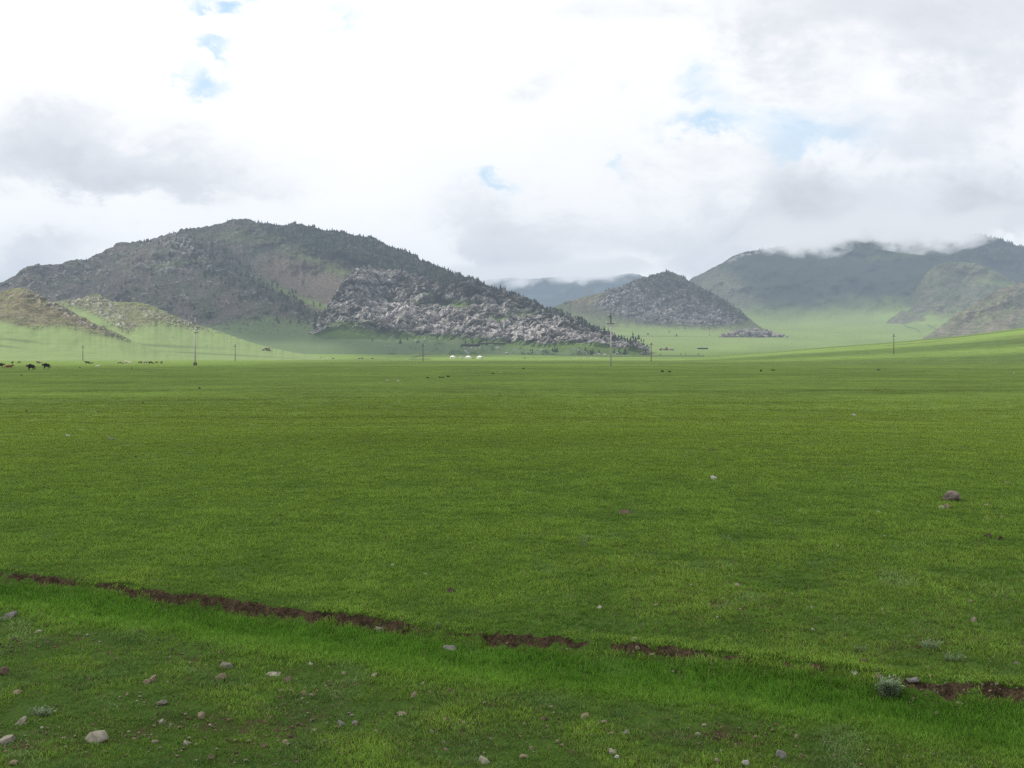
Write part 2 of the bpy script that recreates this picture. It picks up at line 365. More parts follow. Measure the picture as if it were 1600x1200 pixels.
def BAND(x, y):
    return .16*fbm(x/60, y/13, 3, 44) - .60*np.clip(ridged(x/70, y/7+.4*fbm(x/30, y/9, 2, 46), 2, 45)-.55, 0, 1)  # light and dark of low swells painted as colour bands
def build_ground():
    th = np.radians(np.concatenate([np.linspace(-180, -48, 34), np.linspace(-46, -33.6, 26), np.linspace(-33.3, 33.3, 800), np.linspace(33.6, 46, 26), np.linspace(48, 178, 33)]))
    r = np.concatenate([[.05, .6, 1.2], np.geomspace(1.8, 14, 440), np.geomspace(14.15, 900, 330), np.geomspace(908, 14000, 200)])
    T, Rr = np.meshgrid(th, r)
    X = Rr*np.sin(T); Y = Rr*np.cos(T)
    Z = np.empty_like(X)
    for i in range(0, len(r), 100): Z[i:i+100] = ground_z(X[i:i+100], Y[i:i+100])
    Z -= np.where(Y < 0, 0, 0)
    V = np.stack([X, Y, Z], -1).reshape(-1, 3)
    me = mesh_np('ground', V, grid_faces(len(r), len(th), wrap=True), [MATS['ground']])
    # plant cover colour
    px = CX+F*X/np.maximum(Y, .5); py = HZ-F*(Z-EYE)/np.maximum(Y, .5)
    C = np.zeros(X.shape+(3,)); C[:] = GRASS_NEAR
    f = sst(60, 900, Rr)
    C = lerpc(C, (.120, .188, .030), sst(8, 40, Rr)*.97)
    C = lerpc(C, GRASS_FAR, f)
    n = fbm(X/90, Y/60, 4, 41)
    C = lerpc(C, (.10, .125, .035), f*np.clip(n*1.2, 0, .8))
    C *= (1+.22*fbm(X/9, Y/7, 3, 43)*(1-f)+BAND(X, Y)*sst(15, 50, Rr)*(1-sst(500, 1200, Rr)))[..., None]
    C = lerpc(C, (.185, .255, .075), sst(900, 2000, Rr)*.9)
    # dark trodden lines and ravines in the valley
    def stroke(pts, w, s):
        nonlocal C
        x, y = np.array([p[0] for p in pts], float), np.array([p[1] for p in pts], float)
        d = np.full(px.shape, 1e9)
        for a in range(len(pts)-1):
            ex, ey = x[a+1]-x[a], y[a+1]-y[a]
            t = np.clip(((px-x[a])*ex+(py-y[a])*ey)/(ex*ex+ey*ey), 0, 1)
            d = np.minimum(d, np.hypot(px-x[a]-t*ex, py-y[a]-t*ey))
        C = lerpc(C, (.035, .04, .025), np.exp(-(d/w)**2)*s*(Y > 300))
    stroke([(645,558),(665,554),(700,552.3),(780,552.5),(880,555),(960,556.5),(1060,556.2),(1100,556)], 1.0, .75)
    stroke([(1376,488),(1386,492),(1397,497),(1400,503),(1411,506),(1418,511),(1431,514),(1438,520)], .8, .6)
    stroke([(1449,500),(1447,505),(1452,509),(1460,512),(1466,517),(1479,523)], .9, .6); stroke([(1464,503),(1460,511)], .6, .4)
    stroke([(640,561.3),(672,561.3)], .9, .55); stroke([(108,561.5),(130,561.5)], .8, .5)
    stroke([(1110,578.5),(1300,577.5)], .5, .5); stroke([(1340,576),(1600,576)], .5, .3)
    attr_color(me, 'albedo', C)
    d = Y - bank_y(X)
    sm = bank_soil(X, Y)
    stony = sst(-1.2, -1.8, d)*.46*np.clip(.25+1.3*fbm(X*1.1, Y*1.1, 3, 52), 0, 1) + .58*sst(.0, .3, d)*sst(4.5, .8, d)*sst(-.5, 1.5, X)*np.clip(.2+1.4*fbm(X*.8, Y*1.6, 3, 53), 0, 1)
    for (bx_, by_, rx, ry, a) in [(490,815,80,9,.34),(600,838,32,3.5,.42),(780,893,30,4,.3),(990,1000,40,6,.3),(1300,820,120,12,.28),(1440,788,40,9,.35),(1560,835,40,7,.3),(700,900,30,4,.3),(1270,950,90,10,.25),(1090,935,80,8,.22),(560,1065,60,12,.35),(700,1090,80,12,.32),(1050,1150,120,16,.3),(1330,1050,40,12,.4)]:
        stony = stony + a*blob(px, py, bx_, by_, rx, ry)*(Y > 0)
    so_ = np.where((Rr < 60) & (Y > 0), np.maximum(sm*1.1, stony), 0)
    attr_float(me, 'soil', so_)
    attr_float(me, 'near', 1-sst(9, 45, Rr))
    link('ground', me, kind='structure')
build_ground()

# ------------------------------------------------------------------ hills
HILLS = {}
def build_hill(name, x0, x1, nx, nv, ridge, foot, df, dr, colfun, mat, seed, jag=1.2, rel=.05, fine=1.0, crag=None, off=None, nback=14, gmix=.5, backdrop=1.0, rough3=.22):
    px = np.linspace(x0, x1, nx)[None, :]
    k = max(1, int(nx/(x1-x0)*2.0))
    kern = np.exp(-.5*(np.arange(-3*k, 3*k+1)/k)**2); kern /= kern.sum()
    rg = np.convolve(np.pad(pl(ridge, px[0]), 3*k, mode='edge'), kern, 'valid')[None, :]
    rg = rg + jag*fbm(px/9, px*0+seed, 4, seed)*.8 + jag*.6*fbm(px/35, px*0+seed+3, 2, seed+1)
    ft = np.maximum(pl(foot, px), rg+.5); DF = pl(df, px); DR = pl(dr, px)
    v = np.linspace(0, 1, nv)[:, None]
    py = ft+(rg-ft)*v
    g = (1-gmix)*v + gmix*(1-(1-v)**2.2)
    y = DF+(DR-DF)*g
    PX = np.broadcast_to(px, py.shape)
    span = (DR-DF)
    env = sst(0, .18, v)*(1-.55*sst(.85, 1, v))
    # large relief along the sight line: spurs, gullies running down the slope
    gx = PX+ (py-ft)*.35
    relief = rel*span*(.55*ridged(gx/120+.25*fbm(PX/60, py/40, 2, seed+3), py/90, 2, seed+2)-.2 + .7*fbm(gx/70, py/50, 3, seed+4) + rough3*fbm(PX/20, py/16, 3, seed+5))
    env2 = sst(.03, .38, v)
    y = y - env*env2*relief
    if off is not None: y = y - off(PX, py, v)*env
    x = (PX-CX)/F*y; z = EYE+(HZ-py)/F*y
    mpp = y/F
    nx_, nz_ = x, z+.6*y
    z = z + fine*env*env2*mpp*.8*fbm(nx_/16, nz_/12, 4, seed+6)
    rock = np.zeros_like(z)
    if crag is not None:
        w, cell, amp = crag(PX, py, v)
        wx = nx_+6*fbm(nx_/30, nz_/30, 2, seed+8); wz = nz_+6*fbm(nx_/30+5, nz_/30, 2, seed+9)
        f1, f2, cid = worley(wx/cell, wz/(cell*.8), seed+10)
        g1, g2, cid2 = worley(wx/(cell*.36), wz/(cell*.30), seed+11)
        h = (1-f1*f1*1.4)*(.45+.8*cid) + .45*(1-g1*g1*1.4)*(.4+cid2)
        h = np.clip(h, 0, 2)
        z = z + w*amp*h*.55; y2 = w*amp*h*.9
        s = 1-y2/y; x = x*s; y = y*s
        rock = w*np.clip(h, 0, 1.2); HILLS[name+'_crack'] = w*(1-sst(.03, .16, f2-f1))
        HILLS[name+'_cid'] = cid*.6+cid2*.4
    P = np.stack([x, y, z], -1)
    C = colfun(PX, py, v, P, rock, name)
    # far side
    kk = (np.arange(1, nback+1)/nback)[:, None]
    yb = P[-1, :, 1][None]+kk*span*1.1; zb = P[-1, :, 2][None]*(1-backdrop*kk**1.4) - kk*8
    xb = P[-1, :, 0][None]*(yb/P[-1, :, 1][None])
    Pb = np.stack([xb, yb, zb], -1)
    Pall = np.concatenate([P, Pb], 0); Call = np.concatenate([C, np.broadcast_to(C[-1:], Pb.shape)], 0)
    # skirt below the foot
    sk = P[:1].copy(); sk[..., 2] -= 40
    Pall = np.concatenate([sk, Pall], 0); Call = np.concatenate([C[:1], Call], 0)
    me = mesh_np('hill', Pall.reshape(-1, 3), grid_faces(Pall.shape[0], nx), [mat])
    attr_color(me, 'albedo', Call); attr_float(me, 'grain', 1-.82*sst(1.08, 1.32, Call[..., 1]/np.maximum(Call[..., 0], 1e-4)))
    HILLS[name] = dict(P=P, PX=PX, py=py, v=np.broadcast_to(v, py.shape), ridge=rg[0], px=px[0])
    return link('hill', me, kind='structure')

ROCK = (.40, .38, .37); HEATH = (.112, .103, .088); FLOOR = (.034, .048, .026); HGREEN = (.078, .118, .036); DRY = (.150, .145, .085)

# -- far forested mountain under the clouds
def col_far(PX, py, v, P, rock, nm):
    C = np.zeros(PX.shape+(3,)); C[:] = (.012, .026, .030)
    n = fbm(PX/22, py/9, 4, 5)
    return lerpc(C, (.040, .062, .045), np.clip(n*.9, 0, .7))
build_hill('far', 640, 1130, 260, 60, [(640,455),(740,440),(770,436),(800,434),(830,436),(880,431),(930,433),(960,430),(985,427),(1000,429),(1015,438),(1060,462),(1130,490)],
           [(640,500),(1130,500)], [(640,5200),(1130,5200)], [(640,6400),(1130,6400)], col_far, MATS['hill_soft'], 101, jag=1.0, rel=.10)

# -- right mountain
def col_right(PX, py, v, P, rock, nm):
    C = np.zeros(PX.shape+(3,)); C[:] = (.040, .052, .036)
    n = fbm(PX/40, py/18, 4, 7); n2 = fbm(PX/9, py/5, 3, 8)
    C = lerpc(C, (.066, .080, .050), np.clip(.3+n*.9, 0, 1)*.6)
    C = lerpc(C, (.075, .066, .052), np.clip(.2+n2, 0, 1)*.35)
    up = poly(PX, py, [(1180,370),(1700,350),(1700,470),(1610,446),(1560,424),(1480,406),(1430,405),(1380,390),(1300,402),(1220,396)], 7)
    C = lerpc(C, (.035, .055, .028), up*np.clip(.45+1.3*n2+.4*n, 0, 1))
    C = lerpc(C, (.09, .13, .045), poly(PX, py, [(1330,405),(1400,392),(1440,384),(1470,392),(1420,402),(1340,412)], 4)*.6)
    C = lerpc(C, DRY, poly(PX, py, [(1075,440),(1120,417),(1160,440),(1190,480),(1130,480)], 14)*.45)
    C = lerpc(C, ROCK, poly(PX, py, [(1135,408),(1150,397),(1185,390),(1195,394),(1160,401),(1142,410)], 2)*.7*np.clip(.5+n2*2, 0, 1))
    for pts in [[(1375,485),(1376,470),(1400,452),(1440,432)], [(1376,470),(1366,460)]]:
        for (a, b) in zip(pts, pts[1:]):
            ex, ey = b[0]-a[0], b[1]-a[1]; t = np.clip(((PX-a[0])*ex+(py-a[1])*ey)/(ex*ex+ey*ey), 0, 1)
            C = lerpc(C, (.03, .04, .025), np.exp(-(np.hypot(PX-a[0]-t*ex, py-a[1]-t*ey)/3.0)**2)*.7)
    C = lerpc(C, (.140, .185, .062), sst(.38, .16, v+.08*n-.04*sst(1290, 1420, PX))*.95)
    C = lerpc(C, (.185, .255, .075), sst(.24, .10, v+.05*n))
    return C
def off_right(PX, py, v):
    return 260*blob(PX, py, 1440, 450, 60, 60, 30) - 70*blob(PX, py, 1376, 470, 40, 40) + 150*blob(PX, py, 1200, 440, 60, 60)
build_hill('right', 1030, 1900, 620, 170, [(1030,476),(1080,435),(1100,425.5),(1120,415),(1138,405),(1146,399),(1155,397),(1165,393),(1180,390.5),(1200,389),(1230,383),(1260,376),(1300,366),(1340,354),(1370,356),(1400,358),(1450,362),(1500,365),(1530,367),(1560,374),(1600,387),(1650,400),(1750,420),(1900,450)],
           [(1030,514),(1900,514)], [(1030,3120),(1900,3120)], [(1030,3900),(1350,4300),(1900,3900)], col_right, MATS['hill_soft'], 111, jag=1.4, rel=.16, off=off_right, gmix=.35, fine=.8)

# -- lit spur in front of the right mountain
def col_spur(PX, py, v, P, rock, nm):
    C = np.zeros(PX.shape+(3,)); C[:] = (.098, .112, .060)
    n = fbm(PX/24, py/9, 4, 17); n2 = fbm(PX/5, py/3, 3, 18)
    C = lerpc(C, (.15, .135, .09), np.clip(n*1.2, 0, .8))
    C = lerpc(C, (.085, .075, .055), (blob(PX, py, 1525, 429, 8, 4)+blob(PX, py, 1551, 437, 9, 3)+blob(PX, py, 1460, 414, 18, 5, -14)+.7*blob(PX, py, 1470, 486, 40, 7))*np.clip(.6+n2*1.5, 0, 1))
    C = lerpc(C, (.15, .20, .06), blob(PX, py, 1560, 443, 30, 4, 8))
    C = lerpc(C, (.185, .255, .075), sst(.34, .14, v+.12*n))
    return C
build_hill('spur', 1385, 1760, 260, 90, [(1385,502),(1405,488),(1422,468),(1436,444),(1450,424),(1464,414),(1480,410),(1505,409),(1525,411),(1550,420),(1570,431),(1590,443),(1660,475),(1760,500)],
           [(1385,518),(1760,518)], [(1385,2880),(1760,2880)], [(1385,3250),(1500,3420),(1760,3250)], col_spur, MATS['hill_soft'], 121, jag=.8, rel=.12)

# -- brown spur at the right
def col_brown(PX, py, v, P, rock, nm):
    C = np.zeros(PX.shape+(3,)); C[:] = (.142, .132, .086)
    d = (PX-1480)*.45+(py-520)
    n = fbm(d/14+fbm(PX/30, py/20, 2, 3), PX/60, 4, 27); n2 = fbm(PX/5, py/3, 3, 28)
    C = lerpc(C, (.110, .130, .06), np.clip(.25+n*1.3, 0, .85))
    C = lerpc(C, (.18, .158, .125), np.clip(-n*1.1+n2*.5, 0, .8))
    C = lerpc(C, (.07, .062, .05), (.8*blob(PX, py, 1512, 502, 10, 3, -20)+.6*blob(PX, py, 1590, 506, 18, 4)+.5*blob(PX, py, 1560, 462, 30, 5, -25))*np.clip(.5+n2*2, 0, 1))
    return C
build_hill('brown', 1440, 1950, 360, 110, [(1440,530),(1462,516),(1485,497),(1512,480),(1540,463),(1562,452),(1582,446),(1600,441),(1700,424),(1800,436),(1950,470)],
           [(1440,536),(1950,536)], [(1440,1900),(1950,1900)], [(1440,2150),(1600,2600),(1950,2500)], col_brown, MATS['hill_soft'], 131, jag=.9, rel=.12)

# -- rocky knoll in the middle
def crag_knoll(PX, py, v):
    w = poly(PX, py, [(925,480),(955,452),(1000,436),(1045,424),(1080,440),(1120,462),(1150,482),(1172,500),(1150,508),(1110,512),(1050,510),(1010,506),(960,494)], 8)
    return w*(.45+.55*sst(-.2, .3, fbm(PX/14, py/9, 3, 61))), 19.0, 13.0
def col_knoll(PX, py, v, P, rock, nm):
    C = np.zeros(PX.shape+(3,)); C[:] = (.125, .150, .065)
    n = fbm(PX/16, py/8, 4, 37); n2 = fbm(PX/4, py/3, 3, 38)
    C = lerpc(C, (.16, .14, .09), poly(PX, py, [(870,470),(960,445),(985,455),(960,480),(900,485)], 8)*.7)
    C = lerpc(C, (.075, .07, .05), blob(PX, py, 925, 485, 50, 9, 10)*.7)
    w = poly(PX, py, [(925,480),(955,452),(1000,436),(1045,424),(1080,440),(1120,462),(1150,482),(1172,500),(1150,508),(1110,512),(1050,512),(1010,508),(960,494)], 6)
    C = lerpc(C, (.085, .086, .066), w)
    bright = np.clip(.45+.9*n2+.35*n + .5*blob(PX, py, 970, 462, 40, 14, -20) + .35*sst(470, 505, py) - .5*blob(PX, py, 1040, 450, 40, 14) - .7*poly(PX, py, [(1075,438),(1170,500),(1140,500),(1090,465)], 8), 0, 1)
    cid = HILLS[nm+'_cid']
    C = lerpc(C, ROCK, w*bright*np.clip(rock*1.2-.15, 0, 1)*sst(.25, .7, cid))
    C = lerpc(C, (.03, .032, .028), HILLS[nm+'_crack']*.6)
    C = lerpc(C, (.180, .245, .075), sst(.26, .08, v+.08*n)*(1-w*.8))
    return C
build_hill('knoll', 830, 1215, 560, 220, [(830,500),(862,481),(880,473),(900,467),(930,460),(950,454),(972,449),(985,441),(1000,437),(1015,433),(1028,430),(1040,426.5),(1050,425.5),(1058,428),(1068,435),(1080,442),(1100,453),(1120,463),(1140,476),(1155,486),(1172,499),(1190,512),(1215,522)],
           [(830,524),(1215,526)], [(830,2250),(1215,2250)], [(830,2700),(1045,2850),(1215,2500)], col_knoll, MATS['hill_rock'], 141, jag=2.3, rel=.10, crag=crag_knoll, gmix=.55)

# -- great mountain on the left
def crag_main(PX, py, v):
    w = np.clip(.25+1.3*fbm(PX/30, py/16, 3, 71), 0, 1)*(1-poly(PX, py, [(-150,600),(-150,520),(250,510),(420,495),(540,515),(700,600)], 10))
    w = np.maximum(w*.7, .9*blob(PX, py, 285, 390, 40, 18, 20)); w = np.maximum(w, .7*blob(PX, py, 110, 430, 130, 16, -18))
    w = w*(1-poly(PX, py, [(395,395),(470,380),(560,440),(560,500),(480,490),(420,440)], 14)*.85)
    return w, 24.0, 13.0
def col_main(PX, py, v, P, rock, nm):
    C = np.zeros(PX.shape+(3,)); C[:] = HEATH
    n = fbm(PX/34, py/16, 4, 47); n2 = fbm(PX/6, py/4, 3, 48); n3 = fbm(PX/14, py/9, 3, 49)
    C = lerpc(C, (.070, .082, .045), np.clip(.35+n*1.1, 0, 1)*.8)
    C = lerpc(C, (.112, .096, .085), np.clip(-n*1.1+.1, 0, .7))
    forest = poly(PX, py, [(380,352),(420,345),(470,350),(560,364),(620,386),(700,424),(800,462),(900,505),(960,532),(880,520),(780,480),(700,452),(640,436),(580,424),(540,412),(490,398),(440,380)], 8)
    C = lerpc(C, FLOOR, np.clip(forest*(.75+.6*n3), 0, 1))
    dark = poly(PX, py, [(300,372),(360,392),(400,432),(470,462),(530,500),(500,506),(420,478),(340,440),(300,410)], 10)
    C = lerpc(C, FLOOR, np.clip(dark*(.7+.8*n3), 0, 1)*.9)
    C = lerpc(C, (.175, .15, .125), poly(PX, py, [(-20,450),(60,420),(200,385),(260,400),(250,440),(120,470),(-20,470)], 14)*np.clip(.25+n3, 0, 1)*.5)
    basin = poly(PX, py, [(400,420),(440,395),(500,405),(570,428),(540,452),(515,480),(500,490),(450,462)], 9)
    C = lerpc(C, (.150, .122, .088), basin*.85)
    C = lerpc(C, (.125, .165, .055), np.minimum(1, .9*blob(PX, py, 530, 424, 26, 7, 12)+.7*blob(PX, py, 480, 402, 40, 7, 18)+.6*blob(PX, py, 380, 372, 60, 9, 6)+.8*blob(PX, py, 450, 458, 50, 5, 24)+.9*blob(PX, py, 500, 478, 24, 7, 20)+.7*blob(PX, py, 285, 412, 40, 4, -6)))
    cid = HILLS[nm+'_cid']
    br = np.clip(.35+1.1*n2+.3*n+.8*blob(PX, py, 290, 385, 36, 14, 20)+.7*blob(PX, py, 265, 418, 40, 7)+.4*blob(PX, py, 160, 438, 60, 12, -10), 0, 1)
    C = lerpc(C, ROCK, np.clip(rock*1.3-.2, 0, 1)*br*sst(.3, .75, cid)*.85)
    C = lerpc(C, (.03, .033, .028), HILLS[nm+'_crack']*.45)
    green = poly(PX, py, [(-150,600),(-150,540),(250,520),(350,505),(420,494),(470,505),(530,510),(620,525),(760,535),(1000,541),(1000,600)], 8)
    C = lerpc(C, (.100, .150, .060), green*.9)
    C = lerpc(C, (.13, .11, .085), green*np.clip(n2*1.6-.25, 0, .6)*sst(545, 500, py))
    C = lerpc(C, (.105, .165, .042), green*blob(PX, py, 545, 509, 34, 5, 4))
    return C
def off_main(PX, py, v):
    # a spur running down to the right from the summit, a hollow beside it, forest shoulder beyond
    return 150*poly(PX, py, [(200,390),(300,365),(390,420),(530,495),(480,520),(300,500),(150,470)], 26) - 120*blob(PX, py, 470, 435, 60, 30, 30) + 90*poly(PX, py, [(480,380),(600,380),(900,510),(700,470),(560,420)], 20)
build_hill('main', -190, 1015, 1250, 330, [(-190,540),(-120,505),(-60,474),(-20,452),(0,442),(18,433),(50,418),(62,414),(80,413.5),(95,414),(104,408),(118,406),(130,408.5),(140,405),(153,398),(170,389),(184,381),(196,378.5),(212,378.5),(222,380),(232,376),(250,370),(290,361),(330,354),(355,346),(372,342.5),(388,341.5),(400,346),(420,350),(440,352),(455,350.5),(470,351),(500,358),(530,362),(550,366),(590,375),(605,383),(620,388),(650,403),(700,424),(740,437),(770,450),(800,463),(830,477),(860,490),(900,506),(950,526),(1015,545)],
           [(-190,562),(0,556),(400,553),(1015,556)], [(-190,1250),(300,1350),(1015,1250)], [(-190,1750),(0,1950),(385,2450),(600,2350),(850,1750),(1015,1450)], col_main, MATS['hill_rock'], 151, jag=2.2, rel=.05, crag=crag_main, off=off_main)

# -- pale granite buttress in front of it
def crag_but(PX, py, v):
    bare = .9*blob(PX, py, 700, 477, 46, 4.5, 2)+.8*blob(PX, py, 820, 494, 22, 5)
    w = np.clip(.8+.5*fbm(PX/22, py/12, 3, 81)-bare, 0, 1)*sst(.0, .06, v)
    return w, 19.0, 13.0
def off_but(PX, py, v):
    # ledges: the cliff below the bench stands forward, boulder heaps to the right
    t = py + 5*fbm(PX/40, py*0, 2, 83)
    return 28*sst(480, 487, t)*poly(PX, py, [(560,470),(800,470),(800,540),(560,540)], 20) + 55*blob(PX, py, 850, 525, 50, 18) + 45*blob(PX, py, 600, 505, 60, 20) + 60*blob(PX, py, 570, 435, 36, 16) + 45*blob(PX, py, 660, 460, 20, 14) + 40*blob(PX, py, 720, 455, 30, 12) + 25*fbm(PX/24, py/10, 3, 84)
def col_but(PX, py, v, P, rock, nm):
    C = np.zeros(PX.shape+(3,)); C[:] = (.070, .066, .050)
    n = fbm(PX/20, py/9, 4, 57); n2 = fbm(PX/5, py/4, 3, 58)
    cid = HILLS[nm+'_cid']
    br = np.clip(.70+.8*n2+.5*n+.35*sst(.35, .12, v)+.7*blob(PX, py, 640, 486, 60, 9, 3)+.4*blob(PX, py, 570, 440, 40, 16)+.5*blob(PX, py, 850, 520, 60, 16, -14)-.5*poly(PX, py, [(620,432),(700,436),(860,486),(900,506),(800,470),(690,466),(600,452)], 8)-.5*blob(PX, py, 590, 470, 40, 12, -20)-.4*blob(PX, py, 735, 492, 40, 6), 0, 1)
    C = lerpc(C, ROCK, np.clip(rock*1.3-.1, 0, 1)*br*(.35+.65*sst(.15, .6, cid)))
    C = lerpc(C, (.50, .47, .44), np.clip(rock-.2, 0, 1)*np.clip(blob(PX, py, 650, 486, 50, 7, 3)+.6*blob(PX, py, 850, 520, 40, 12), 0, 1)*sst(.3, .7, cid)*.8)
    C = lerpc(C, (.028, .030, .026), HILLS[nm+'_crack']*.5)
    C = lerpc(C, (.19, .155, .135), rock*.4*np.clip(n*1.2, 0, 1))
    g = .95*blob(PX, py, 700, 477, 44, 4.0, 2)+.9*blob(PX, py, 780, 502, 16, 4)+.8*blob(PX, py, 820, 494, 20, 4)+1.0*blob(PX, py, 540, 512, 30, 5)+.7*blob(PX, py, 675, 465, 12, 3)
    C = lerpc(C, (.105, .155, .042), np.clip(g*1.2, 0, 1))
    f2 = poly(PX, py, [(700,440),(760,447),(860,486),(960,530),(930,528),(860,500),(780,470),(720,462)], 7)
    C = lerpc(C, FLOOR, np.clip(f2*(.4+1.0*n), 0, 1)*.85)
    C = lerpc(C, (.105, .160, .045), sst(.10, .02, v)*1.0)
    return C
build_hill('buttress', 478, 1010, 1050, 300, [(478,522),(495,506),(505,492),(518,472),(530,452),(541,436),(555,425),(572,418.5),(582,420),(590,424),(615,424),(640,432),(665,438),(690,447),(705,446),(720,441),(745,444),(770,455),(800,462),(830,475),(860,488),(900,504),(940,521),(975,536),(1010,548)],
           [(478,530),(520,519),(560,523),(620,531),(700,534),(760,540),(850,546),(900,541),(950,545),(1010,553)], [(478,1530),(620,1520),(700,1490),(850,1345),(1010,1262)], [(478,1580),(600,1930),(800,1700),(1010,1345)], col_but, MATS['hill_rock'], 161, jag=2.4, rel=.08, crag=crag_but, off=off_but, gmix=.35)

# -- grassy spurs low on the left
def crag_left(PX, py, v):
    w = poly(PX, py, [(80,473),(150,459),(170,468),(215,510),(190,520),(150,492),(120,480)], 6)*.9 + .7*poly(PX, py, [(185,478),(250,482),(300,512),(230,498)], 6) + .5*poly(PX, py, [(270,494),(380,530),(290,514)], 5)
    return np.clip(w*(.6+.9*fbm(PX/8, py/5, 3, 91)), 0, 1), 5.0, 3.0
def col_left(PX, py, v, P, rock, nm):
    C = np.zeros(PX.shape+(3,)); C[:] = (.165, .225, .085)
    n = fbm(PX/24, py/9, 4, 67); n2 = fbm(PX/5, py/3, 3, 68)
    br = poly(PX, py, [(85,474),(150,458),(172,466),(240,478),(300,500),(325,516),(250,505),(215,512),(200,520),(160,496),(120,482)], 7)
    C = lerpc(C, (.125, .108, .070), np.clip(br*(.75+.8*n2), 0, 1)*.9)
    C = lerpc(C, (.13, .14, .065), np.clip(.2+n, 0, 1)*.4*sst(545, 500, py))
    C = lerpc(C, ROCK, np.clip(rock*1.4-.2, 0, 1)*np.clip(.3+1.4*n2, 0, 1)*.8)
    C = lerpc(C, (.05, .042, .036), np.clip(crag_left(PX, py, v)[0]*1.2-.2, 0, 1)*np.clip(.3-1.4*n2, 0, 1)*.7)
    for (x_, y_, rx, ry) in [(250,540,90,2.2),(160,549,120,1.3),(330,553,110,1.3),(60,543,70,1.5)]:
        C = lerpc(C, (.075, .105, .045), blob(PX, py, x_, y_, rx, ry, 3)*.6)
    return C
build_hill('left_back', -260, 560, 720, 150, [(-260,500),(-50,482),(60,476),(95,471),(125,467),(140,462),(150,459.5),(160,463),(166,467),(180,472),(215,472),(240,478),(265,491),(300,505),(330,514),(370,528),(410,540),(460,551),(520,559),(560,563)],
           [(-260,565),(560,565)], [(-260,760),(560,760)], [(-260,1300),(150,1260),(560,900)], col_left, MATS['hill_soft'], 171, jag=1.2, rel=.06, fine=.12, rough3=.05, crag=crag_left, gmix=.4)
def crag_fl(PX, py, v):
    w = .9*poly(PX, py, [(20,452),(60,456),(115,485),(110,492),(60,474)], 5) + .8*poly(PX, py, [(70,480),(130,492),(165,512),(190,528),(140,516),(90,495)], 6)+.5*blob(PX, py, 15, 465, 20, 5)
    return np.clip(w*(.6+.9*fbm(PX/8, py/5, 3, 95)), 0, 1), 4.5, 2.6
def col_fl(PX, py, v, P, rock, nm):
    C = np.zeros(PX.shape+(3,)); C[:] = (.165, .225, .085)
    n = fbm(PX/24, py/9, 4, 77); n2 = fbm(PX/5, py/3, 3, 78)
    br = poly(PX, py, [(-200,430),(0,452),(45,447),(110,482),(170,514),(200,532),(150,520),(100,508),(50,511),(0,500),(-200,490)], 9)
    C = lerpc(C, (.128, .104, .070), np.clip(br*(.95+.6*n2), 0, 1)*.95)
    C = lerpc(C, (.11, .135, .05), np.clip(n*1.1-.1, 0, .5)*br)
    C = lerpc(C, ROCK, np.clip(rock*1.4-.2, 0, 1)*np.clip(.2+1.4*n2, 0, 1)*.8)
    C = lerpc(C, (.05, .042, .036), np.clip(crag_fl(PX, py, v)[0]*1.2-.2, 0, 1)*np.clip(.35-1.4*n2, 0, 1)*.75)
    C = lerpc(C, (.05, .045, .035), blob(PX, py, 32, 507, 12, 2.2)*.8)
    for (x_, y_, rx, ry) in [(30,532,40,2.0),(5,541,30,1.5),(190,527,40,2,)]:
        C = lerpc(C, (.06, .08, .045), blob(PX, py, x_, y_, rx, ry, 6)*.6)
    return C
build_hill('left_front', -330, 330, 560, 150, [(-330,450),(-200,432),(-60,446),(0,456.5),(15,452),(30,449.5),(40,450),(50,455),(62,462),(80,472),(100,480),(125,494),(150,507),(170,515),(190,524),(215,537),(250,551),(290,560),(330,565)],
           [(-330,566),(330,566)], [(-330,640),(330,640)], [(-330,1000),(40,980),(330,760)], col_fl, MATS['hill_soft'], 181, jag=1.1, rel=.06, fine=.12, rough3=.05, crag=crag_fl, gmix=.4)

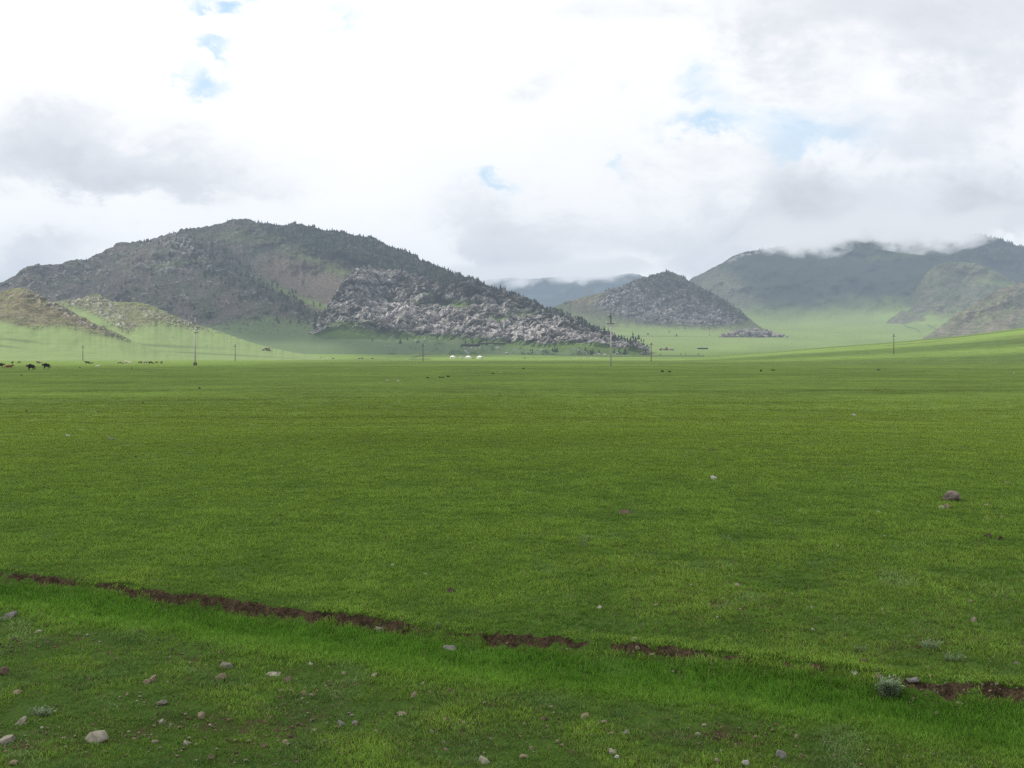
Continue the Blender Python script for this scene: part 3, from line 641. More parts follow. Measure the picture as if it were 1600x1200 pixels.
# ------------------------------------------------------------------ added cloud sheet, out of view overhead: its gaps shape the sun patches
SHEET_H = 2200.0
def lit(px, py, depth):
    """1 where the sun breaks through"""
    n = fbm(px/60, py/14, 3, 201)*.5
    L = np.zeros_like(px)
    def add(m, a):
        nonlocal L
        L = np.maximum(L, m*a)
    add(poly(px, py, [(-400,470),(-60,452),(40,447),(100,473),(150,457),(180,470),(260,488),(330,512),(420,540),(560,556),(640,561),(440,566),(300,570.5),(-400,572)], 4), .95)
    add(poly(px, py, [(-500,564),(430,564),(430,572),(-500,572)], 1.6), .95)
    add(poly(px, py, [(430,563.4),(560,562.6),(600,564),(430,569)], 1.0), .6)
    add(poly(px, py, [(600,569),(1060,569),(1060,570.8),(600,570.8)], .8), .75)
    add(poly(px, py, [(640,558),(800,557),(900,558),(1100,557),(1300,557),(1300,563),(900,563.5),(640,563.5)], 1.3), .9)
    add(poly(px, py, [(650,542),(760,546),(800,550),(720,549),(660,545)], 1.6), .55)
    add(poly(px, py, [(715,534),(830,532),(860,542),(720,542)], 3), .65)
    add(poly(px, py, [(560,424),(600,420),(640,436),(760,466),(800,480),(780,510),(700,534),(600,530),(540,520),(500,500),(540,460)], 12), .95)
    add(poly(px, py, [(740,490),(860,495),(960,532),(960,556),(800,556),(760,530)], 10), .9)
    add(poly(px, py, [(440,440),(520,478),(560,505),(640,520),(520,518),(470,475)], 8)*.8, .5)
    add(poly(px, py, [(470,395),(560,425),(520,440),(480,415)], 8), .4)
    add(poly(px, py, [(180,385),(250,362),(340,378),(310,425),(200,435)], 14), .55)
    add(poly(px, py, [(-20,440),(60,412),(130,405),(190,378),(150,440),(60,455)], 10), .35)
    add(poly(px, py, [(400,400),(470,388),(560,425),(530,460),(470,450)], 16), .45)
    add(poly(px, py, [(340,350),(400,343),(480,356),(440,380),(360,372)], 10), .35)
    add(poly(px, py, [(870,490),(960,498),(1040,512),(1240,500),(1360,482),(1500,476),(1640,500),(1640,530),(1100,557),(940,557),(960,530)], 13)*(.72+.5*n), .85)
    add(poly(px, py, [(1000,525),(1080,529),(1080,536),(990,538)], 4), 0)
    add(poly(px, py, [(870,470),(960,445),(1000,440),(990,470),(960,496),(900,490)], 10), .65)
    add(poly(px, py, [(990,470),(1100,480),(1150,512),(960,500)], 14), .35)
    add(poly(px, py, [(1075,440),(1130,412),(1180,470),(1200,500),(1120,500)], 20), .5)
    add(poly(px, py, [(1450,440),(1440,420),(1465,408),(1530,405),(1620,445),(1640,470),(1520,480),(1460,490),(1440,490),(1460,460)], 16), .50)
    add(poly(px, py, [(1450,520),(1500,480),(1580,445),(1950,420),(1950,540),(1450,540)], 12), .7)
    # strips on the swell
    cr = swell_crest(px); f = (py-cr)/np.maximum(574-cr, 6)
    st = sst(-.02, .02, f)*(1-sst(.15, .24, f))*.95 + sst(.38, .47, f)*(1-sst(.56, .63, f))*.9 + .5*sst(.93, .97, f)*(1-sst(1.0, 1.04, f))
    L = np.where((px > 1080) & (f > -.03) & (depth < 1150), st*sst(1060, 1180, px) + L*(1-sst(1060, 1180, px)), L)
    L = L*(1+.5*fbm(px/40, py/10, 3, 203)*(L < .9))
    return np.clip(L, 0, 1)

def build_shade_sheet():
    # terrain raster
    cs = 8.0; gx0, gx1, gy0, gy1 = -3600, 3600, -400, 6600
    nx, ny = int((gx1-gx0)/cs), int((gy1-gy0)/cs)
    gxs = gx0+(np.arange(nx)+.5)*cs; gys = gy0+(np.arange(ny)+.5)*cs
    H = ground_z(*np.meshgrid(gxs, gys))
    for k, h in HILLS.items():
        if not isinstance(h, dict): continue
        P = h['P'].reshape(-1, 3)
        i = ((P[:,0]-gx0)/cs).astype(int); j = ((P[:,1]-gy0)/cs).astype(int)
        m = (i >= 0) & (i < nx) & (j >= 0) & (j < ny)
        np.maximum.at(H, (j[m], i[m]), P[m, 2])
    off = np.array([S.x/S.z, S.y/S.z])
    ys = np.concatenate([np.linspace(-500, 0, 6), np.geomspace(8, 300, 50), np.linspace(303, 1300, 230), np.linspace(1310, 4300, 190)])
    t = np.linspace(-1, 1, 420); xs = (np.sinh(t*2.6)/math.sinh(2.6))*4200-300
    X, Y = np.meshgrid(xs, ys)
    hx, hy, hz = X.copy(), Y.copy(), np.zeros_like(X); done = np.zeros(X.shape, bool)
    for z in np.linspace(640, 0, 161):
        x = X+off[0]*z; y = Y+off[1]*z
        i = np.clip(((x-gx0)/cs).astype(int), 0, nx-1); j = np.clip(((y-gy0)/cs).astype(int), 0, ny-1)
        m = (~done) & (H[j, i] >= z)
        hx[m], hy[m], hz[m] = x[m], y[m], z; done |= m
    hz = np.where(done, hz, 0); 
    low = hz < 25                                                        # flat ground: exact height
    zg = ground_z(hx, hy); hz = np.where(low, zg, hz)
    dep = np.maximum(hy, 5.0)
    px = CX+F*hx/dep; py = HZ-F*(hz-EYE)/dep
    L = lit(px, py, dep)
    L = np.where((hy < 60), 0, L)
    far = (np.abs(px-800) > 1150) | (hy > 4200)
    L = np.where(far, np.clip(.4+1.2*fbm(hx/500, hy/400, 4, 211), 0, 1), L)
    for _ in range(3):
        L[1:-1] = .25*L[:-2]+.5*L[1:-1]+.25*L[2:]; L[:, 1:-1] = .25*L[:, :-2]+.5*L[:, 1:-1]+.25*L[:, 2:]
    e = 1-L
    V = np.stack([X+off[0]*SHEET_H, Y+off[1]*SHEET_H, np.full_like(X, SHEET_H)], -1)
    V[..., 2] += 25*fbm(X/300, Y/300, 3, 212)
    m, nt, ns, lk = newmat('shade_sheet')
    a = node(nt, 'ShaderNodeAttribute', attribute_name='cover').outputs['Fac']
    tr = ns.new('ShaderNodeBsdfTranslucent'); tr.inputs[0].default_value = (.52, .53, .55, 1)
    tp = ns.new('ShaderNodeBsdfTransparent'); mx = ns.new('ShaderNodeMixShader'); o = ns.new('ShaderNodeOutputMaterial')
    lk.new(math_(nt, 'MULTIPLY', a, .95), mx.inputs[0]); lk.new(tp.outputs[0], mx.inputs[1]); lk.new(tr.outputs[0], mx.inputs[2]); lk.new(mx.outputs[0], o.inputs[0])
    me = mesh_np('cloud', V.reshape(-1, 3), grid_faces(len(ys), len(xs)), [m])
    attr_float(me, 'cover', e)
    o = link('cloud', me); o['kind'] = 'structure'  # unseen, put in to cast the shade on plain and hills
build_shade_sheet()

# ------------------------------------------------------------------ haze: thin air over the whole plain, and cloud on the tops
def volume_box(name, lo, hi, mat, kind='stuff'):
    bm = bmesh.new(); box(bm, ((lo[0]+hi[0])/2, (lo[1]+hi[1])/2, (lo[2]+hi[2])/2), (hi[0]-lo[0], hi[1]-lo[1], hi[2]-lo[2]))
    return link(name, bm_mesh(name, bm, [mat]), kind=kind)
def haze_material(sigma, L):
    m, nt, ns, lk = newmat('thin_haze')
    ab = ns.new('ShaderNodeVolumeAbsorption'); ab.inputs['Color'].default_value = (0, 0, 0, 1); ab.inputs['Density'].default_value = sigma
    em = ns.new('ShaderNodeEmission'); em.inputs[0].default_value = (*L, 1); em.inputs[1].default_value = sigma  # scattered daylight given as the haze's own glow
    ad = ns.new('ShaderNodeAddShader'); lk.new(ab.outputs[0], ad.inputs[0]); lk.new(em.outputs[0], ad.inputs[1])
    o = ns.new('ShaderNodeOutputMaterial'); lk.new(ad.outputs[0], o.inputs['Volume'])
    m.cycles.homogeneous_volume = True
    return m
hz_ = volume_box('haze', (-9000, -2500, -300), (9000, 9500, 600), haze_material(1.12e-4, (.51, .62, .755)))
# ================================================================== CLOUD ON THE TOPS
def cloud_cap(name, pts, depth, thick, lo_soft, sigma, L, nscale, seed, label, top_soft=3.0, drop=0):
    """pts: (px, py_bottom, py_top) outline; a lumpy body of mist lying on a ridge"""
    pts = [(a, b+drop*math.sin(math.pi*i/(len(pts)-1)), c) for i, (a, b, c) in enumerate(pts)]
    bm = bmesh.new()
    bot, top = [], []
    n = 12
    rings = []
    for (px, pb, pt) in pts:
        zb = EYE+(HZ-pb)/F*depth; zt = EYE+(HZ-pt)/F*depth; x = (px-CX)/F*depth
        cz, hz2 = (zb+zt)/2, (zt-zb)/2
        rings.append([bm.verts.new((x, depth+thick*.5*math.cos(a), cz+hz2*math.sin(a))) for a in [2*math.pi*i/n for i in range(n)]])
    for a, b in zip(rings, rings[1:]):
        for i in range(n): bm.faces.new((a[i], a[(i+1)%n], b[(i+1)%n], b[i]))
    bm.faces.new(rings[0]); bm.faces.new(rings[-1][::-1])
    m, nt, ns, lk = newmat(name+'_vapour')
    geo = node(nt, 'ShaderNodeNewGeometry'); tc = node(nt, 'ShaderNodeTexCoord')
    P = tc.outputs['Object']
    mp = ns.new('ShaderNodeMapping'); mp.inputs['Scale'].default_value = (1, .6, 1.5); lk.new(P, mp.inputs[0])
    nz = noise_(nt, mp.outputs[0], nscale, 5, .6, .3); n2 = noise_(nt, mp.outputs[0], nscale*.32, 3, .5)
    sep = ns.new('ShaderNodeSeparateXYZ'); lk.new(P, sep.inputs[0])
    zb = min(EYE+(HZ-p[1])/F*depth for p in pts); zt = max(EYE+(HZ-p[2])/F*depth for p in pts)
    # base height follows the outline: baked as a curve over x
    cv = ns.new('ShaderNodeFloatCurve'); x0 = (pts[0][0]-CX)/F*depth; x1 = (pts[-1][0]-CX)/F*depth
    c = cv.mapping.curves[0]
    for i, (px, pb, pt) in enumerate(pts):
        u = ((px-CX)/F*depth-x0)/(x1-x0); w = (EYE+(HZ-pb)/F*depth-zb)/max(zt-zb, 1)
        if i == 0: c.points[0].location = (0, w)
        elif i == len(pts)-1: c.points[-1].location = (1, w)
        else: c.points.new(u, w)
    cv.mapping.update()
    un = math_(nt, 'DIVIDE', math_(nt, 'SUBTRACT', sep.outputs[0], x0), x1-x0); lk.new(un, cv.inputs['Value'])
    base = math_(nt, 'MULTIPLY_ADD', cv.outputs[0], zt-zb, zb)
    hgt = math_(nt, 'DIVIDE', math_(nt, 'SUBTRACT', sep.outputs[2], base), lo_soft)         # 0 at the underside, 1 well inside
    ends = math_(nt, 'MULTIPLY', ramp(nt, un, 0, .2), ramp(nt, un, .8, 1, 1, 0))
    ends = math_(nt, 'MULTIPLY', ends, ramp(nt, hgt, 1.3, top_soft, 1, 0))
    dns = math_(nt, 'ADD', math_(nt, 'MULTIPLY', hgt, 1.0), math_(nt, 'ADD', math_(nt, 'MULTIPLY_ADD', nz, 5.0, -2.9), math_(nt, 'MULTIPLY_ADD', n2, 3.0, -1.5)))
    dns = math_(nt, 'MULTIPLY', ramp(nt, dns, 0, 1.6), ends)
    d = math_(nt, 'MULTIPLY', dns, sigma)
    ab = ns.new('ShaderNodeVolumeAbsorption'); ab.inputs['Color'].default_value = (0,0,0,1); lk.new(d, ab.inputs['Density'])
    em = ns.new('ShaderNodeEmission'); em.inputs[0].default_value = (*L, 1); lk.new(d, em.inputs[1])  # daylight on the cloud put in as its own glow
    ad = ns.new('ShaderNodeAddShader'); lk.new(ab.outputs[0], ad.inputs[0]); lk.new(em.outputs[0], ad.inputs[1])
    o = ns.new('ShaderNodeOutputMaterial'); lk.new(ad.outputs[0], o.inputs['Volume'])
    try: m.cycles.volume_step_rate = .35
    except Exception: pass
    ob = link(name, bm_mesh(name, bm, [m]), kind='stuff')
    tag(ob, label, 'cloud', None, 'stuff')
    return ob
cloud_cap('cloud_bank', [(1130,394,384),(1170,391,345),(1210,398,310),(1255,402,290),(1305,402,280),(1345,378,276),(1385,386,276),(1430,394,278),(1475,396,284),(1515,388,296),(1555,376,318),(1600,366,350)], 3820, 420, 62, .016, (.88,.90,.925), .013, 5,
          'low white cloud hiding the summit of the forested mountain', 2.7, 6)
cloud_cap('cloud_bank', [(640,462,450),(690,458,415),(740,455,395),(800,453,385),(850,450,380),(900,448,380),(940,446,385),(975,441,396),(1010,434,412),(1050,428,424)], 5350, 500, 62, .013, (.88,.905,.935), .008, 6,
          'low white cloud along the crest of the far blue ridge', 2.5, 2)

# ================================================================== TREES
def conifer_data(seed, slender=1.0, tiers=6, pts=8):
    """a unit-high larch: tapered trunk, drooping ragged branch tiers"""
    q = random.Random(seed)
    V, Fc, T, M = [], [], [], []
    def add(vs, fs, t, mi):
        b = len(V); V.extend(vs); Fc.extend([[i+b for i in f] for f in fs]); T.extend([t]*len(vs) if not isinstance(t, list) else t); M.extend([mi]*len(fs))
    n = 5; bx, by = q.uniform(-.02,.02), q.uniform(-.02,.02)
    vs = [(.022*math.cos(2*math.pi*i/n), .022*math.sin(2*math.pi*i/n), -.03) for i in range(n)] + [(bx, by, .93)]
    add(vs, [(i, (i+1)%n, n) for i in range(n)], (.55,.5,.45), 1)
    for k in range(tiers):
        f = k/(tiers-1)
        z0 = .10+.72*f**.95+q.uniform(-.02,.02); r = (.20*(1-f)**.8+.035)*slender*q.uniform(.8,1.2); hh = .26*(1-.35*f)
        zt = min(z0+hh, 1.0)
        cx, cy = bx*f, by*f
        ph = q.uniform(0, 6.28)
        ring = []
        for i in range(pts):
            a = ph+2*math.pi*i/pts+q.uniform(-.2,.2); rr = r*(1.15 if i % 2 else .5)*q.uniform(.65,1.2)
            ring.append((cx+rr*math.cos(a), cy+rr*math.sin(a), z0+q.uniform(-.035,.035)-(.02 if i % 2 else -.02)))
        vs = ring+[(cx, cy, zt)]
        sh = q.uniform(.75,1.25)
        add(vs, [(i, (i+1)%pts, pts) for i in range(pts)], [(sh*.8,)*3]*pts+[(sh*1.1,)*3], 0)
    return np.array(V), np.array(Fc), np.array(T), np.array(M)
def tint_material(name, base, rough=.9, var=.35, sc=1.5, trans=0.0):
    m, nt, ns, lk = newmat(name)
    al = node(nt, 'ShaderNodeAttribute', attribute_name='tint'); geo = node(nt, 'ShaderNodeNewGeometry')
    f = noise_(nt, geo.outputs['Position'], sc, 4, .6)
    vm = ns.new('ShaderNodeVectorMath'); vm.operation = 'SCALE'; lk.new(al.outputs['Color'], vm.inputs[0]); lk.new(ramp(nt, f, .25, .75, 1-var, 1+var), vm.inputs['Scale'])
    c = mixc(nt, 1.0, vm.outputs[0], base, 'MULTIPLY')
    if trans:
        d = ns.new('ShaderNodeBsdfDiffuse'); t = ns.new('ShaderNodeBsdfTranslucent'); mx = ns.new('ShaderNodeMixShader'); o = ns.new('ShaderNodeOutputMaterial')
        lk.new(c, d.inputs[0]); lk.new(c, t.inputs[0]); mx.inputs[0].default_value = trans; lk.new(d.outputs[0], mx.inputs[1]); lk.new(t.outputs[0], mx.inputs[2]); lk.new(mx.outputs[0], o.inputs[0])
    else: bsdf(nt, c, rough, .1)
    return m
MATS['needles'] = tint_material('larch_needles', (.034, .052, .026), sc=.5)
MATS['bark'] = tint_material('larch_bark', (.10, .075, .055))
MATS['boulder'] = tint_material('granite', (.30, .285, .275), var=.4, sc=.6)
TREES = [conifer_data(100+i, 1.0+.25*(i % 3), 5+i % 3) for i in range(6)]
TREE_ME = []
for i, (V, Fc, T, M) in enumerate(TREES):
    me = mesh_np('larch', V, Fc, [MATS['needles'], MATS['bark']], smooth=False, fmat=M); attr_color(me, 'tint', T); TREE_ME.append(me)

spots = []          # (pos, height, region)
def sow(hname, count, wfun, hmin, hmax, region, seed):
    h = HILLS[hname]; P = h['P']; rg = np.random.default_rng(seed)
    W = np.clip(wfun(h['PX'], h['py'], h['v']), 0, None)*P[..., 1]**0
    W[:3] = 0
    W *= ((h['PX'] > -10) & (h['PX'] < 1610))
    p = (W/W.sum()).ravel(); idx = rg.choice(p.size, count, replace=False, p=p)
    for k in idx:
        i, j = divmod(int(k), P.shape[1])
        r = region(h['PX'][i, j], h['py'][i, j], h['v'][i, j])
        spots.append((P[i, j]-np.array([0, 0, .4]), rg.uniform(hmin, hmax)*(.78 if r in ('summit', 'shoulder', 'buttress_crest') else .95)*rg.choice([.7, 1, 1, 1.15]), r, rg.uniform(0, 6.28)))
n_ = lambda X, Y, a, b, s: fbm(X/a, Y/b, 3, s)
def w_main(X, Y, v):
    forest = poly(X, Y, [(392,344),(420,346),(470,350),(560,364),(620,386),(700,422),(800,460),(900,503),(960,530),(880,520),(780,480),(700,452),(640,436),(580,424),(540,412),(490,398),(430,372)], 6)
    dark = poly(X, Y, [(225,376),(300,366),(360,392),(400,432),(470,462),(530,500),(500,506),(420,478),(340,440),(290,410)], 8)
    w = forest*np.clip(.6+n_(X, Y, 18, 9, 301), .05, 1) + .7*dark*np.clip(.4+1.3*n_(X, Y, 14, 8, 302), 0, 1)
    w += .10*np.clip(.1+1.3*n_(X, Y, 20, 10, 303), 0, 1)*(1-poly(X, Y, [(-150,600),(-150,520),(300,500),(540,510),(700,600)], 8))*(1-.9*poly(X, Y, [(400,400),(470,385),(570,430),(540,480),(500,490)], 8))
    w += .16*sst(.955, .995, v)*((X > 180) & (X < 620))*np.clip(.4+1.5*n_(X, Y, 10, 30, 304), 0, 1.5) + .4*sst(.96, .99, v)*(X > 440)
    return w
def r_main(px, py, v):
    if v > .955: return 'summit' if px < 480 else 'shoulder'
    return 'main_left' if px < 400 and py > 380 else 'main_wood'
sow('main', 3600, w_main, 5.5, 10, r_main, 1)
def w_but(X, Y, v):
    return poly(X, Y, [(660,432),(700,436),(760,444),(860,483),(960,528),(930,526),(860,494),(780,464),(700,452)], 5)*np.clip(.5+n_(X, Y, 12, 7, 311), .05, 1) + .12*np.clip(.1+1.4*n_(X, Y, 14, 8, 312), 0, 1)*sst(.15, .4, v) + .5*sst(.93, .99, v)*(X > 690)
def r_but(px, py, v): return 'buttress_crest' if v > .85 else 'buttress_rocks'
sow('buttress', 620, w_but, 4.5, 8.5, r_but, 2)
def w_knoll(X, Y, v):
    return poly(X, Y, [(1050,428),(1082,440),(1120,462),(1172,500),(1150,508),(1110,480),(1070,458)], 5)*np.clip(.6+n_(X, Y, 10, 6, 321), .1, 1) + .6*sst(.93, .99, v)*((X > 940) & (X < 1160)) + .16*np.clip(n_(X, Y, 12, 6, 322)+.1, 0, 1)*((X > 930) & (X < 1170)) + .25*blob(X, Y, 900, 474, 40, 5)
sow('knoll', 250, w_knoll, 5, 9.5, lambda a, b, v: 'knoll', 3)
def w_right(X, Y, v):
    return .9*poly(X, Y, [(1520,366),(1560,374),(1600,388),(1620,430),(1580,424),(1480,402),(1420,392),(1440,376)], 6)*np.clip(.3+1.4*n_(X, Y, 14, 6, 331), 0, 1) + 1.2*sst(.96, .99, v)*(X > 1480) + .4*poly(X, Y, [(1330,352),(1360,352),(1350,390),(1320,390)], 5) + .5*sst(.95, .99, v)*((X > 1165) & (X < 1215))
sow('right', 560, w_right, 10, 17, lambda a, b, v: 'right_ridge', 4)
# trees at the foot of the rocks beside the tall pole, and among the valley outcrops
for (px, py, h) in [(962,523,9),(966,524,8),(971,522,10),(975,524,8),(980,526,7),(985,527,9),(989,519,15),(993,526,8),(998,525,11),(1002,528,8),(1006,528,7),(977,527,6),(969,527,6),(994,528,7)]:
    p = at(px, 1330); z = EYE+(HZ-(py+6))/F*1330
    spots.append((np.array([p.x, p.y, min(z, p.z+20) if z > p.z else p.z-.3]), h*.75, 'foot', rnd.uniform(0, 6)))
for (px, py, h) in [(1190,517,14),(1184,519,9),(1197,519,9),(1216,521,9),(1130,516,8),(1166,520,7),(1057,513,9),(1150,501,9),(1177,490,10)]:
    p = at(px, 2250) if py > 505 else at(px, 2600)
    spots.append((np.array(p)-np.array([0,0,.4]), h, 'valley', rnd.uniform(0, 6)))
LAB = {'summit': ('dark larch on the skyline around the summit of the big left mountain', 'larches along the summit of the big mountain'),
       'shoulder': ('dark larch on the long skyline falling from the big summit to the pale rocks', 'larches on the falling skyline of the big mountain'),
       'main_left': ('dark larch scattered among the rocks on the left flank of the big mountain', 'larches scattered on the left flank of the big mountain'),
       'main_wood': ('dark larch inside the wood covering the shaded shoulder of the big mountain', 'larches in the wood on the big mountain'),
       'buttress_crest': ('dark larch standing along the crest of the pale granite buttress', 'larches along the crest of the granite buttress'),
       'buttress_rocks': ('dark larch growing in a gap between pale boulders of the granite buttress', 'larches between the boulders of the granite buttress'),
       'knoll': ('dark larch on the pointed rocky knoll in the middle of the valley', 'larches on the rocky knoll'),
       'right_ridge': ('dark larch on the ridge of the cloud-topped mountain', 'larches on the cloud-topped mountain'),
       'foot': ('dark larch in the row on the grass where the granite buttress ends', 'larches at the foot of the granite buttress'),
       'valley': ('dark larch beside the low grey outcrops below the knoll', 'larches beside the valley outcrops')}
def px_size(s): return s[1]/s[0][1]*F
bias = {'foot': 9, 'valley': 9, 'shoulder': 1.25, 'buttress_crest': 1.2, 'summit': 1.25}
spots.sort(key=lambda s: -px_size(s)*bias.get(s[2], 1.0))
for k, (p, h, reg, rot) in enumerate(spots[:300]):
    o = link('larch', TREE_ME[k % 6], loc=p, rotz=rot); o.scale = (h, h, h)
    tag(o, LAB[reg][0], 'tree', LAB[reg][1])
def merged(items, data, name, mats, kind):
    VV, FF, TT, MM = [], [], [], []; b = 0
    for k, (p, s, rot, tint) in enumerate(items):
        V, Fc, T, M = data[k % len(data)]
        c, sn = math.cos(rot), math.sin(rot)
        W = np.stack([V[:,0]*c-V[:,1]*sn, V[:,0]*sn+V[:,1]*c, V[:,2]], -1)*s+p
        VV.append(W); FF.append(Fc+b); TT.append(T*tint); MM.append(M); b += len(V)
    me = mesh_np(name, np.concatenate(VV), np.concatenate(FF), mats, smooth=False, fmat=np.concatenate(MM)); attr_color(me, 'tint', np.concatenate(TT))
    return link(name, me, kind=kind)
fo = merged([(p, h, rot, R.uniform(.75, 1.3)) for p, h, reg, rot in spots[300:]], TREES, 'forest', [MATS['needles'], MATS['bark']], 'stuff')
tag(fo, 'far dark larch forest spread over the mountain slopes', 'forest')

# ================================================================== BOULDERS ON THE HILLS
def rock_data(seed, sub=2, flat=.7, rough=.25):
    bm = bmesh.new(); bmesh.ops.create_icosphere(bm, subdivisions=sub, radius=1.0)
    V = np.array([v.co for v in bm.verts]); Fc = np.array([[v.index for v in f.verts] for f in bm.faces]); bm.free()
    q = np.random.default_rng(seed)
    for k in range(9):                                # knock flat faces off a ball
        d = q.normal(size=3); d /= np.linalg.norm(d); t = q.uniform(.42, .82)
        pr = V@d; V = V-np.outer(np.maximum(pr-t, 0)*.92, d)
    s = 3.1*seed
    V *= (1+rough*.5*fbm(V[:,0]*1.3+s, V[:,1]*1.3+V[:,2]*.9, 3, seed) + rough*.25*fbm(V[:,2]*3+s, V[:,0]*3-V[:,1]*2, 2, seed+1))[:, None]
    V *= np.array([1.0, q.uniform(.7, 1), flat*q.uniform(.85, 1.15)])
    return V, Fc, np.ones((len(V), 3)), np.zeros(len(Fc), int)
ROCKS1 = [rock_data(i, 1, .75, .2) for i in range(8)]
def strew(hname, count, wfun, smin, smax, name, label, seed):
    h = HILLS[hname]; P = h['P']; rg = np.random.default_rng(seed)
    W = np.clip(wfun(h['PX'], h['py'], h['v']), 0, None); W[:3] = 0
    p = (W/W.sum()).ravel(); idx = rg.choice(p.size, count, replace=False, p=p)
    it = []
    for k in idx:
        i, j = divmod(int(k), P.shape[1]); s = smin*(smax/smin)**(rg.random()**1.8)
        it.append((P[i, j]+np.array([0, 0, .1*s]), s, rg.uniform(0, 6.28), rg.uniform(.55, 1.25)*np.array([1.0, rg.uniform(.95, 1.0), rg.uniform(.9, 1.0)])))
    o = merged(it, ROCKS1, name, [MATS['boulder']], 'stuff'); tag(o, label, 'boulders')
strew('buttress', 800, lambda X, Y, v: np.clip(.1+1.3*n_(X, Y, 18, 8, 401)+.5*sst(505, 530, Y), .02, 1)*(1-.9*poly(X, Y, [(690,436),(760,447),(860,486),(950,530),(860,498),(780,468),(700,456)], 5))*(1-blob(X, Y, 700, 477, 46, 4.5, 2))*sst(.05, .2, v), 1.0, 3.8, 'boulder_field', 'pale boulders heaped over the granite buttress', 11)
strew('knoll', 600, lambda X, Y, v: crag_knoll(X, Y, v)[0]*np.clip(.35+n_(X, Y, 16, 8, 402)+.4*sst(470, 505, Y), .03, 1), 0.9, 3.8, 'boulder_field', 'grey boulders covering the rocky knoll', 12)
strew('main', 900, lambda X, Y, v: np.clip(-.05+.8*n_(X, Y, 26, 9, 403)+.9*blob(X, Y, 290, 385, 40, 18, 20)+.7*blob(X, Y, 265, 420, 40, 8)+.35*blob(X, Y, 120, 432, 110, 16, -16), 0, 1)*(1-poly(X, Y, [(-150,600),(-150,520),(250,510),(420,495),(540,515),(700,600)], 8))*(1-poly(X, Y, [(400,400),(450,350),(560,366),(950,530),(700,452),(560,440),(500,490)], 8)), 1.4, 4.5, 'boulder_field', 'grey boulders scattered over the big mountain', 13)
strew('left_back', 220, lambda X, Y, v: crag_left(X, Y, v)[0]+.02*poly(X, Y, [(90,470),(300,500),(420,545),(200,540)], 6), .35, 1.5, 'boulder_field', 'brown boulders on the sunlit spur', 14)
strew('left_front', 130, lambda X, Y, v: crag_fl(X, Y, v)[0]+.02*poly(X, Y, [(-10,450),(60,456),(200,530),(100,520),(-10,510)], 6), .35, 1.3, 'boulder_field', 'brown boulders on the lowest spur', 15)
